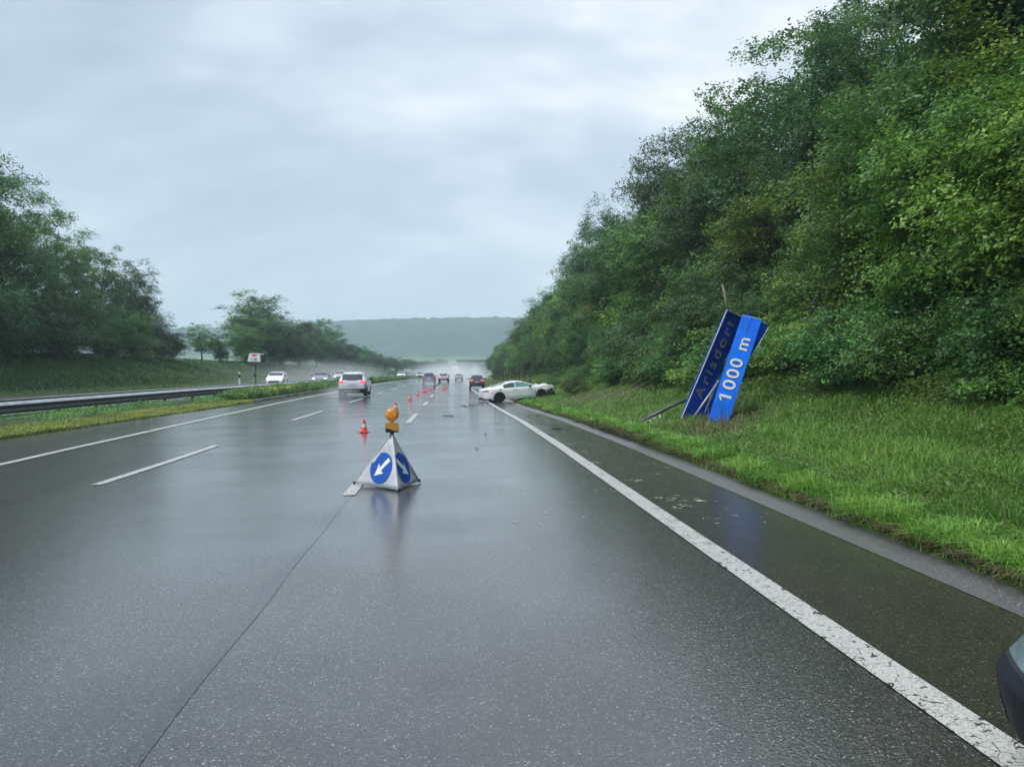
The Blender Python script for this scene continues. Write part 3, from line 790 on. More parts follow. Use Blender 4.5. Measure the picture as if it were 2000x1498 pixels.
# broad-leaved weeds
def weeds(name, n, x0, x1, y0, y1, hmax, leaf, mat, label, seed, p=1.6, thr=0.0, xfun=None, grow=0.0008, clump=0.0):
    rng = np.random.RandomState(seed)
    xr_, Y = sample_xy(n, 0, 1, y0, y1, rng, p)
    if xfun is None: xr_ = x0 + (x1 - x0) * xr_
    else:
        a, b = xfun(Y); xr_ = a + (b - a) * xr_
    X = xr_ + smooth_cx(Y)
    pn = patch_noise(X, Y, np.random.RandomState(seed + 1), 1.3)
    keep = pn > thr - 0.5 * rng.rand(n)
    X, Y, pn = X[keep], Y[keep], pn[keep]; n = len(X)
    top = hmax * (0.35 + 0.65 * np.clip(0.5 + 0.5 * patch_noise(X * 2.5, Y * 2.5, np.random.RandomState(seed + 2)), 0, 1.2))
    top = top * (1 - 0.85 * np.clip(1.3 * np.exp(-(((X - 0.36 * Y) / 0.9) ** 2 + ((Y - 18.4) / 2.6) ** 2)), 0, 1))
    z = ground_z(X, Y) + top * rng.rand(n) ** 0.6
    Nn = np.stack([rng.normal(size=n) * 0.5, rng.normal(size=n) * 0.5 - 0.15, np.full(n, 0.8)], 1)
    sz = (leaf + grow * np.hypot(X, Y)) * (0.6 + 0.8 * rng.rand(n))
    V, Fc = leaf_quads(np.stack([X, Y, z], 1), Nn, sz, rng, aspect=0.7)
    var = np.clip(0.3 + 0.25 * pn + 0.45 * (rng.rand(n) - 0.3), 0, 1)
    o = bpy.data.objects.new(name, fast_mesh(name, V, Fc, 4, mat, np.repeat(var, 4))); link(o)
    return tag(o, label, kind='stuff')
weeds('bank_weeds', 190000, 4.7, 12.2, 4, 80, 0.40, 0.034, M_weeds, 'broad leaved weeds mixed into the grass of the right bank', 31, thr=-0.15)
weeds('bank_ivy', 90000, 9.3, 12.5, 5, 90, 0.7, 0.06, M_weeds, 'dense dark undergrowth at the foot of the right wood', 33, thr=-1.5)
weeds('far_bank_growth', 60000, 4.5, 11.5, 50, 170, 0.45, 0.10, M_leftgrass, 'green growth on the right bank beyond the crashed coupe', 35, thr=-1.5, p=1.2)
# median stonecrop strip
weeds('median_stonecrop', 150000, 0, 0, 12, 62, 0.14, 0.03, M_moss, 'yellow green low stonecrop carpet between the road and the guardrail', 41, thr=-2, p=1.3,
      xfun=lambda Y: (med_near(Y) - 2.1, med_near(Y) + 0.05), grow=0.0009)
weeds('median_weeds', 26000, 0, 0, 14, 60, 0.42, 0.03, M_weeds, 'darker weeds growing under the guardrail', 43, thr=0.2, p=1.1,
      xfun=lambda Y: (opp_near(Y) + 0.9, med_near(Y) - 1.6), grow=0.0010)
weeds('median_herbs', 80000, 0, 0, 42, 160, 0.80, 0.05, M_weeds, 'tall wild herbs filling the median beyond the bare guardrail', 45, thr=-2, p=1.25,
      xfun=lambda Y: (interp(Y, [42, 62, 100], [-12.4, -11.9, -11.8]), med_near(Y) - 0.15), grow=0.0010)
weeds('median_grass', 22000, 0, 0, 120, 320, 0.4, 0.12, M_leftgrass, 'grass of the median receding into the spray', 47, thr=-2, p=1.2,
      xfun=lambda Y: (np.full_like(Y, -13.0), med_near(Y)), grow=0.0008)
# yellow flowers in the median
rg = np.random.RandomState(8); nf_ = 700
Yf = rg.normal(49.5, 2.4, nf_); Xf = -11.5 + rg.rand(nf_) * 1.2
Cf = np.stack([Xf, Yf, ground_z(Xf, Yf) + 0.45 + 0.22 * rg.rand(nf_)], 1)
Vf, Ff = leaf_quads(Cf, rg.normal(size=(nf_, 3)) * 0.5 + [0, -0.3, 0.8], 0.07, rg, aspect=0.9)
o = bpy.data.objects.new('yellow_wildflowers', fast_mesh('yellow_wildflowers', Vf, Ff, 4, M_flower)); link(o)
tag(o, 'yellow wildflowers in the median herbs', kind='stuff')
# left bank tall grass
rng = np.random.RandomState(51)
n = 210000
xr_, Y = sample_xy(n, 0, 1, 35, 330, rng, 1.5)
of = opp_far(Y)
xr2 = of - 0.1 - 13.0 * xr_
X = xr2 + smooth_cx(Y)
pn = patch_noise(X, Y, np.random.RandomState(6), 0.5)
l = of - xr2
hh = np.clip(l / 3, 0.16, 1) * (0.30 + 0.5 * rng.rand(n) + 0.2 * pn)
P = np.stack([X, Y, ground_z(X, Y) - 0.02], 1)
blades('left_bank_grass', P, np.maximum(hh, 0.08), 0.02 + 0.0009 * Y, M_leftgrass, rng, 'tall rank grass on the bank across the opposite carriageway', lean=0.5, varb=np.clip(0.2 + 0.2 * pn + 0.35 * (l < 1.6), 0, 0.8))

# ------------------------------------------------------------------ vehicles
def chaikin(P, it=2):
    P = np.array(P, float)
    for _ in range(it):
        Q = [P[0]]
        for a, b in zip(P[:-1], P[1:]):
            Q += [a * 0.75 + b * 0.25, a * 0.25 + b * 0.75]
        Q.append(P[-1]); P = np.array(Q)
    return P
def resample(P, step):
    d = np.concatenate([[0], np.cumsum(np.linalg.norm(np.diff(P, axis=0), axis=1))])
    n = max(2, int(d[-1] / step))
    s = np.linspace(0, d[-1], n + 1)
    return np.stack([np.interp(s, d, P[:, k]) for k in range(P.shape[1])], 1)

def build_car(name, spec, paint, loc, rz, label, cat, group=None, mats=None, tilt=(0, 0)):
    """spec: L, W, H, profile [(x from rear, z)], belt, wheels (rear x, front x, radius), windows..."""
    mats = mats or {}
    L, W, H = spec['L'], spec['W'] / 2, spec['H']
    step = spec.get('step', 0.05)
    prof = resample(chaikin(spec['profile'], 2), step)
    belt = spec['belt']; tum = spec.get('tumble', 0.30); sill = spec.get('sill', 0.22)
    zrows = np.unique(np.round(np.concatenate([np.arange(sill, belt(L / 2) - 0.001, spec.get('rowstep', 0.05)), np.arange(belt(L / 2), H + 0.05, 0.035)]), 4))
    ytop = [1.0, 0.985, 0.94, 0.86, 0.74, 0.6, 0.42, 0.2, 0.0]
    def width(x, z):
        b = belt(x)
        wz = W
        if z > b: wz = W * (0.97 - tum * (z - b) / max(H - b, 0.1))
        elif z > b - 0.12: wz = W * (0.97 + 0.03 * (b - z) / 0.12)
        elif z < 0.42: wz = W * (1 - 0.10 * ((0.42 - z) / 0.25) ** 1.5)
        t = abs(2 * x / L - 1)
        pl = 1 - 0.035 * t ** 3
        e = min(x, L - x)
        cr = spec.get('corner', 0.35)
        if e < cr: pl *= 1 - spec.get('round', 0.16) * (1 - e / cr) ** 2
        return wz * pl
    cols = len(zrows) + len(ytop)
    G = np.zeros((len(prof), cols, 3))
    for i, (x, zt) in enumerate(prof):
        for j, z in enumerate(zrows):
            zz = min(z, max(zt - 0.02, sill))
            G[i, j] = (width(x, zz), x, zz)
        wt = width(x, min(zt, H))
        for j, k in enumerate(ytop):
            zz = zt + 0.02 - 0.05 * k ** 4
            G[i, len(zrows) + j] = (wt * k * (0.995 if k < 1 else 1), x, max(zz, sill) if k < 1 else max(zt - 0.015, sill))
    if 'deform' in spec:
        for i in range(len(prof)):
            for j in range(cols):
                G[i, j] = spec['deform'](G[i, j], 1)
    # wheel arches
    wr = spec['wr'] + 0.045
    parts = {}
    def half(sign):
        V = G.copy(); V[:, :, 0] *= sign
        if 'deform2' in spec:
            for i in range(len(prof)):
                for j in range(cols):
                    V[i, j] = spec['deform2'](V[i, j])
        flag = np.zeros((len(prof), cols), bool)
        for wx in spec['wheels']:
            for i in range(len(prof)):
                for j in range(len(zrows)):
                    x, z = V[i, j, 1], V[i, j, 2]
                    if abs(V[i, j, 0]) < W * 0.7: continue
                    d = math.hypot(x - wx, z - spec['wr'])
                    if d < wr: flag[i, j] = True
        for i in range(len(prof) - 1):
            for j in range(cols - 1):
                q = [(i, j), (i, j + 1), (i + 1, j + 1), (i + 1, j)]
                if all(flag[a] for a in q): continue
                P = [V[a].copy() for a in q]
                for k_, a in enumerate(q):
                    if flag[a]:
                        for wx in spec['wheels']:
                            dx_, dz_ = P[k_][1] - wx, P[k_][2] - spec['wr']
                            d = math.hypot(dx_, dz_)
                            if d < wr and d > 1e-4:
                                P[k_][1] = wx + dx_ * wr / d; P[k_][2] = spec['wr'] + dz_ * wr / d
                c = sum(P) / 4
                if np.linalg.norm(np.cross(P[2] - P[0], P[3] - P[1])) < 1e-6: continue
                nm = spec['classify'](c[0] / W, c[1], c[2], j >= len(zrows) - 1, prof[i][1], sign)
                if nm is None: continue
                if sign < 0: P = P[::-1]
                key = nm
                parts.setdefault(key, []).append(P)
    half(1); half(-1)
    root = empty(name, loc, rz)
    root.rotation_euler = (tilt[0], tilt[1], rz)
    tag(root, label, cat, group)
    L2 = L / 2
    M0 = {'body': paint, 'windscreen': M_glass, 'rear_window': M_glass, 'side_window': M_glass, 'tail_light': M_tail, 'headlight': M_head,
          'bumper': M_black, 'grille': M_black, 'indicator': M_indic, 'fuel_flap': M_black, 'side_vent': M_black, 'lamp_gap': M_black, 'quarter_window': M_glass, 'damaged_front': M_black, 'roof_spoiler': M_black}
    M0.update(mats)
    bodyo = None
    order = sorted(parts, key=lambda k: k != 'body')
    for nm in order:
        sides = [parts[nm]]
        if nm in ('side_window', 'tail_light', 'headlight', 'indicator'):
            sides = [[P for P in parts[nm] if sum(p[0] for p in P) > 0], [P for P in parts[nm] if sum(p[0] for p in P) <= 0]]
        for fl in sides:
            if not fl: continue
            vm = {}; V = []; Fc = []
            for P in fl:
                f = []
                for p in P:
                    k = (round(p[0], 4), round(p[1], 4), round(p[2], 4))
                    if k not in vm: vm[k] = len(V); V.append((k[0], k[1] - L2, k[2]))
                    f.append(vm[k])
                f2 = []
                for q in f:
                    if q not in f2: f2.append(q)
                if len(f2) > 2: Fc.append(tuple(f2))
            mesh_from(nm, V, Fc, M0[nm], root, smooth=True)
    # floor pan and wheel wells
    fl = MB(); fl.box((0, 0, sill + 0.09), (W * 1.62, L * 0.93, 0.16))
    for wx in spec['wheels']:
        pass
    fl.build('underbody', M_black, root)
    # wheels
    r = spec['wr']
    for wi, wx in enumerate(spec['wheels']):
        for s in (1, -1):
            if (wi, s) in spec.get('no_wheel', ()): continue
            wcx = s * (W - 0.13)
            o_ = 1 if s > 0 else -1
            tyre = MB()
            tyre.lathe([(r * 0.70, -0.11), (r * 0.93, -0.115), (r, -0.08), (r, 0.08), (r * 0.93, 0.115), (r * 0.70, 0.11), (r * 0.70, -0.11)], 28, 'X', (0, 0, 0))
            w = empty_part('wheel', root)
            w.location = (wcx, wx - L2, r)
            if s < 0: w.rotation_euler = (0, 0, math.pi)
            wm = tyre.build('tyre', M_tyre, w, smooth=True)
            rim = MB()
            rim.lathe([(r * 0.70, 0.10), (r * 0.66, 0.105), (r * 0.64, 0.06), (r * 0.62, 0.02)], 28, 'X')
            rim.lathe([(0.001, 0.085), (r * 0.16, 0.085), (r * 0.17, 0.04)], 14, 'X')
            for k in range(10):
                a = 2 * math.pi * k / 10 + (0.12 if k % 2 else -0.12)
                m_ = Matrix.Rotation(a, 3, 'X')
                c = m_ @ Vector((0.075, r * 0.40, 0))
                rim.box((c.x, c.y, c.z), (0.03, r * 0.50, r * 0.075), m_)
            rim.lathe([(0.001, 0.0), (r * 0.66, 0.0)], 20, 'X')
            rim.build('rim', mats.get('rim', M_rim), w)
            # wheel well liner behind the arch
            wl = MB(); n = 18
            V = []; Fc = []
            for k in range(n + 1):
                a = math.pi * (-0.06 + 1.12 * k / n)
                for xx in (s * (W - 0.012), s * (W - 0.34)):
                    V.append((xx, wx - L2 + wr * math.cos(a), r + wr * math.sin(a)))
            for k in range(n): Fc.append((2 * k, 2 * k + 1, 2 * k + 3, 2 * k + 2))
            V.append((s * (W - 0.34), wx - L2, r)); ci = len(V) - 1
            for k in range(n): Fc.append((2 * k + 1, ci, 2 * k + 3))
            wl.add(V, Fc); wl.build('wheel_arch_liner', M_black, root)
    # mirrors
    if spec.get('mirror'):
        mx_, mz_ = spec['mirror']
        for s in (1, -1):
            mb = MB()
            hw = width(mx_, mz_)
            c = Vector((s * (hw + 0.13), mx_ - L2, mz_ + 0.03))
            prof_ = [(0.02, -0.06), (0.075, -0.05), (0.09, 0.0), (0.07, 0.05), (0.015, 0.07)]
            V = []; Fc = []
            n = 12
            for (rr, yy) in prof_:
                for k in range(n):
                    a = 2 * math.pi * k / n
                    V.append((c.x + rr * 1.25 * math.cos(a), c.y + yy, c.z + rr * 0.85 * math.sin(a)))
            for i in range(4):
                for k in range(n): Fc.append((i * n + k, i * n + (k + 1) % n, (i + 1) * n + (k + 1) % n, (i + 1) * n + k))
            Fc.append(tuple(range(n))); Fc.append(tuple(range(4 * n, 5 * n)))
            mb.add(V, Fc)
            mb.box((s * (hw + 0.03), mx_ - L2 - 0.0, mz_ - 0.01), (0.12, 0.05, 0.03))
            mb.build('wing_mirror', mats.get('mirror', M_black), root, smooth=True)
    for (nm, mat, c, size) in spec.get('extras', []):
        mb = MB(); mb.box((c[0], c[1] - L2, c[2]), size)
        o = mb.build(nm, mat if not isinstance(mat, str) else mats.get(mat, M_black), root)
    return root
def empty_part(name, parent):
    o = bpy.data.objects.new(name, None); col.objects.link(o); o.parent = parent; return o

# --- profiles
def suv_spec(L=4.5, W=1.86, H=1.62):
    P = [(0.16, 0.24), (0.03, 0.36), (0.0, 0.52), (0.0, 0.70), (0.06, 0.98), (0.14, 1.08), (0.34, 1.36), (0.42, 1.52), (0.55, 1.585), (1.1, 1.62), (2.0, 1.62), (2.5, 1.585), (2.75, 1.53), (3.4, 1.12), (3.6, 1.06), (4.1, 0.96), (L - 0.12, 0.84), (L, 0.66), (L, 0.45), (L - 0.1, 0.24)]
    def classify(y, x, z, top, zt, s):
        ay = abs(y)
        if z > 1.06 and 0.10 < x < 0.40 and ay < 0.72 and z < 1.47: return 'rear_window'
        if top and 2.72 < x < 3.36 and z > 1.08 and ay < 0.80: return 'windscreen'
        if not top and 1.08 < z < zt - 0.075 and z < 1.50 and 0.62 < x < 3.25 and not (1.30 < x < 1.36) and not (2.2 < x < 2.28): return 'side_window'
        if x < 0.22 and 0.88 < z < 1.01 and ay > 0.50: return 'tail_light'
        if x > L - 0.40 and 0.68 < z < 0.84 and ay > 0.52: return 'headlight'
        if x > L - 0.12 and 0.42 < z < 0.78 and ay < 0.5: return 'grille'
        if z < 0.52 and (x < 0.5 or x > L - 0.5): return 'bumper'
        if z < 0.32: return 'bumper'
        return 'body'
    return dict(L=L, W=W, H=H, profile=P, belt=lambda x: 1.04, wheels=(0.88, 3.58), wr=0.345, classify=classify, mirror=(3.0, 1.1), tumble=0.38,
                extras=[('number_plate', M_plate, (0, -0.012, 0.80), (0.52, 0.02, 0.11)), ('skid_trim', M_galv, (0, 0.03, 0.36), (1.0, 0.05, 0.055)), ('roof_antenna', M_black, (0, 0.75, 1.66), (0.03, 0.12, 0.06))])
def hatch_spec(L=4.2, W=1.78, H=1.5):
    P = [(0.14, 0.22), (0.02, 0.34), (0.0, 0.52), (0.0, 0.68), (0.05, 0.92), (0.12, 1.0), (0.38, 1.34), (0.5, 1.44), (0.9, 1.49), (1.7, 1.5), (2.2, 1.47), (2.45, 1.40), (3.15, 1.02), (3.4, 0.95), (3.85, 0.86), (L - 0.1, 0.74), (L, 0.58), (L, 0.4), (L - 0.1, 0.22)]
    def classify(y, x, z, top, zt, s):
        ay = abs(y)
        if z > 0.98 and 0.08 < x < 0.44 and ay < 0.74 and z < 1.38: return 'rear_window'
        if top and 2.36 < x < 3.12 and z > 1.0 and ay < 0.80: return 'windscreen'
        if not top and 0.98 < z < zt - 0.075 and z < 1.40 and 0.62 < x < 3.0 and not (1.9 < x < 1.98): return 'side_window'
        if x < 0.2 and 0.76 < z < 0.96 and ay > 0.62: return 'tail_light'
        if x > L - 0.42 and 0.60 < z < 0.77 and ay > 0.50: return 'headlight'
        if x > L - 0.12 and 0.34 < z < 0.56 and ay < 0.6: return 'grille'
        if z < 0.30: return 'bumper'
        return 'body'
    return dict(L=L, W=W, H=H, profile=P, belt=lambda x: 0.95, wheels=(0.75, 3.35), wr=0.315, classify=classify, mirror=(2.75, 1.0), tumble=0.25,
                extras=[('number_plate', M_plate, (0, -0.012, 0.62), (0.5, 0.02, 0.11))])
def coupe_spec():
    L, W, H = 4.85, 1.90, 1.34
    P = [(0.14, 0.26), (0.03, 0.36), (0.0, 0.55), (0.02, 0.80), (0.05, 0.92), (0.28, 0.955), (0.55, 0.99), (1.05, 1.13), (1.6, 1.28), (2.1, 1.335), (2.5, 1.325), (2.85, 1.24), (3.45, 0.985), (3.6, 0.95), (4.2, 0.90), (4.55, 0.80), (4.80, 0.66), (4.85, 0.55), (4.80, 0.36), (4.65, 0.26)]
    rg = random.Random(3)
    ph = [rg.uniform(0, 6) for _ in range(8)]
    def deform(p, s):
        y, x, z = p
        if x > 3.5 and z > 0.60:       # the bonnet is buckled upwards
            k = min((x - 3.5) / 1.0, 1)
            z = z + 0.085 * k * math.sin(8 * x + ph[0]) * math.cos(6 * y + 2 * x) + 0.11 * k
        if x > 4.2 and z < 0.66:
            x = x - 0.10 - 0.10 * math.sin(9 * z + ph[2]) - 0.08 * math.sin(8 * y)
        return np.array([y, x, z])
    def classify(y, x, z, top, zt, s):
        ay = abs(y)
        if top and 0.60 < x < 1.55 and ay < 0.62: return 'rear_window'
        if top and 2.58 < x < 3.42 and z > 0.95 and ay < 0.80: return 'windscreen'
        if not top and 0.935 < z < zt - 0.055 and 1.28 < x < 3.28 and z < 1.27 and not (2.06 < x < 2.10): return 'side_window' if x > 2.08 else 'quarter_window'
        if x < 0.30 and 0.76 < z < 0.86 and ay > 0.50: return 'tail_light'
        if z < 0.34 and x < 0.45: return 'bumper'
        if 0.66 < z < 0.77 and 4.38 < x < 4.72 and ay > 0.6: return 'headlight'
        if z < 0.66 + 0.07 * math.sin(17 * x) and x > 4.20: return 'damaged_front' if (math.sin(23 * x) + math.sin(31 * z) > -1.2) else None
        if 3.3 < x < 3.44 and 0.42 < z < 0.68 and not top and 3.3 + (z - 0.42) * 0.38 < x < 3.35 + (z - 0.42) * 0.38: return 'side_vent'
        if 0.98 < x < 1.16 and 0.80 < z < 0.90 and s > 0 and not top: return 'fuel_flap'
        return 'body'
    return dict(L=L, W=W, H=H, profile=P, belt=lambda x: 0.90, wheels=(0.98, 3.80), wr=0.345, classify=classify, mirror=(3.02, 0.94), tumble=0.34, deform=deform, corner=0.6, round=0.20, step=0.035,
                extras=[('door_handle', M_black, (0.945, 2.05 + 0.02, 0.79), (0.03, 0.20, 0.025))])
# white SUV driving away in the left lane
def zr(x, Y): return float(zroad(x, Y))
build_car('white_suv', suv_spec(), M_pearl, (-6.5, 53.2, zr(-7.1, 53)), R(1.5), 'white sport utility car driving away in the left lane with red tail lamps glowing', 'car')
# black hatch with hazard lamps on the shoulder beyond the wreck
build_car('black_suv', suv_spec(4.3, 1.82, 1.63), M_navy, (3.15, 93, zr(3.1, 93)), R(-1), 'black car stopped on the shoulder just beyond the crashed white coupe', 'car', mats={'rim': M_rim})
# violet and silver cars
build_car('violet_car', suv_spec(4.4, 1.85, 1.55), M_purple, (-3.0, 109, zr(-3.2, 109)), 0, 'violet car driving away in the middle lane beside the row of cones', 'car', mats={'tail_light': M_tail_off})
build_car('silver_car', suv_spec(4.5, 1.85, 1.60), M_silver, (-1.9 + cx(139), 140, zr(-1.5, 139)), R(-3), 'silver car ahead of the violet car in the middle lane', 'car')
build_car('grey_hatchback', hatch_spec(), M_silver, (0.1 + cx(176), 176, zr(0, 175)), R(-3), 'small grey car far ahead between the silver and the black car', 'car', mats={'tail_light': M_tail_off})
# oncoming traffic
build_car('white_hatchback', hatch_spec(4.0, 1.75, 1.5), M_white, (-18.4, 83.5, zr(-9, 83)), R(183), 'white hatchback coming towards us on the opposite carriageway near the white cabinet sign', 'car', mats={'headlight': M_head})
build_car('grey_saloon', hatch_spec(4.5, 1.82, 1.46), M_grey, (-15.2, 92.0, zr(-9, 92)), R(184), 'dark grey car with lit headlamps coming towards us left of the white sport utility car', 'car')
build_car('oncoming_suv', suv_spec(4.5, 1.85, 1.62), M_silver, (-17.0 + cx(118), 119, zr(-9, 119)), R(182), 'pale car half hidden behind the dark grey oncoming car', 'car')
build_car('oncoming_hatchback', hatch_spec(4.1, 1.76, 1.5), M_white, (-13.2 + cx(178), 178, zr(-9, 178)), R(180), 'faint white car in the spray on the opposite carriageway, nearer the hedgerow', 'car', mats={})
build_car('oncoming_saloon', hatch_spec(4.4, 1.8, 1.45), M_grey, (-9.9 + cx(190), 190, zr(-9, 190)), R(180), 'faint grey car in the spray on the opposite carriageway just left of the violet car', 'car')
# crashed coupe
ca = math.radians(-78)
coupe = build_car('crashed_coupe', coupe_spec(), M_white, (4.35, 50.0, gz(2.35, 49) + 0.03), ca, 'crashed white coupe with torn open front standing across the shoulder and the grass', 'car',
                  mats={'rim': M_rim, 'side_window': M_glass_green, 'headlight': M_wrecklamp, 'tail_light': M_tail_off}, tilt=(R(3.6), 0))
# crumpled remains of the coupe front
rg = random.Random(12)
mb = MB()
for k in range(46):
    a = Vector((rg.uniform(-0.85, 0.9), rg.uniform(1.75, 2.25), rg.uniform(0.12, 0.60)))
    mb.box(a, (rg.uniform(0.08, 0.4), rg.uniform(0.03, 0.2), rg.uniform(0.02, 0.16)), Matrix.Rotation(rg.uniform(0, 3), 3, Vector((rg.random(), rg.random(), rg.random())).normalized()))
mb.build('crushed_radiator', M_black, coupe)
mb = MB()
mb.add([(0.35, 2.15, 0.78), (0.75, 2.05, 0.80), (0.62, 2.52, 0.70), (0.30, 2.45, 0.66), (0.5, 2.6, 0.62)], [(0, 1, 2, 3), (3, 2, 4)])
mb.add([(0.80, 1.30, 0.80), (0.99, 1.50, 0.73), (0.97, 1.85, 0.70), (0.80, 2.0, 0.77), (0.9, 1.6, 0.84)], [(0, 1, 4), (1, 2, 4), (2, 3, 4)])
mb.build('torn_wing', M_white, coupe)

# parked car whose nose just enters the frame at the lower right
def corner_spec():
    s = hatch_spec(4.3, 1.84, 1.48)
    L = 4.3
    def classify(y, x, z, top, zt, sg):
        ay = abs(y)
        if z > 0.98 and 0.08 < x < 0.44 and ay < 0.74 and z < 1.38: return 'rear_window'
        if top and 2.36 < x < 3.12 and z > 1.0 and ay < 0.80: return 'windscreen'
        if not top and 0.98 < z < zt - 0.075 and z < 1.40 and 0.62 < x < 3.0 and not (1.9 < x < 1.98): return 'side_window'
        if x < 0.2 and 0.76 < z < 0.96 and ay > 0.62: return 'tail_light'
        if x > L - 1.25 and 0.500 < z < 0.78 and ay > 0.40: return 'headlight'
        if 0.483 <= z < 0.500 and x > L - 0.95: return 'lamp_gap'
        if z < 0.49 and not (z > 0.415 and ay > 0.90 and x < L - 0.52): return 'bumper'
        return 'body'
    def deform(p, q):
        y, x, z = p
        k = max(0.0, z - 0.42); f = min(max((x - 3.0) / 0.8, 0), 1)
        return np.array([y * (1 - 0.30 * k * f), x - 0.75 * k * f, z])
    s['deform'] = deform
    s['classify'] = classify; s['L'] = L; s['step'] = 0.025; s['rowstep'] = 0.017; s['corner'] = 0.55; s['round'] = 0.20
    s['profile'] = [(px, pz) for (px, pz) in s['profile']][:14] + [(3.85, 0.84), (4.12, 0.76), (4.28, 0.64), (4.32, 0.45), (4.22, 0.20)]
    return s
M_bumper_blue = pmat('dark_bumper', (0.010, 0.014, 0.021), 0.62, spec=0.25, var=(9, 0.2))
parked = build_car('parked_car', corner_spec(), M_white, (2.96, 0.84, zr(2.9, 1)), R(0), 'nose of a parked car with dark bumper cut off by the lower right corner', 'car', mats={'headlight': M_head_off, 'bumper': M_bumper_blue, 'rim': M_rim})

parked.scale = (1, 1, 1.07)
# lorry far ahead
def truck():
    Y = 292; x = -7.4
    root = empty('box_lorry', (x + cx(Y), Y, zr(x, Y)), R(-4))
    tag(root, 'white box lorry seen from behind at the far end of the road', 'lorry')
    mb = MB(); mb.box((0, 4.0, 2.55), (2.5, 8, 2.7)); mb.build('cargo_box', M_white, root)
    mb = MB(); mb.box((0, 0.03 - 0.05, 1.0), (2.45, 0.1, 0.3)); mb.build('rear_bumper', M_galv_dark, root)
    mb = MB(); mb.box((0, -0.03, 2.0), (2.4, 0.05, 0.28)); mb.build('door_stripe', M_grey, root)
    mb = MB(); mb.box((0, 9.4, 1.9), (2.4, 2.0, 2.4)); mb.build('cab', M_white, root)
    for s in (-1, 1):
        for yy in (1.0, 2.3, 9.2):
            mb = MB(); mb.lathe([(0.2, -0.15), (0.5, -0.15), (0.5, 0.15), (0.2, 0.15)], 16, 'X', (s * 1.0, yy, 0.5)); mb.build('wheel', M_tyre, root)
        mb = MB(); mb.box((s * 1.0, -0.06, 1.0), (0.3, 0.06, 0.14)); mb.build('tail_light', M_tail, root)
truck()

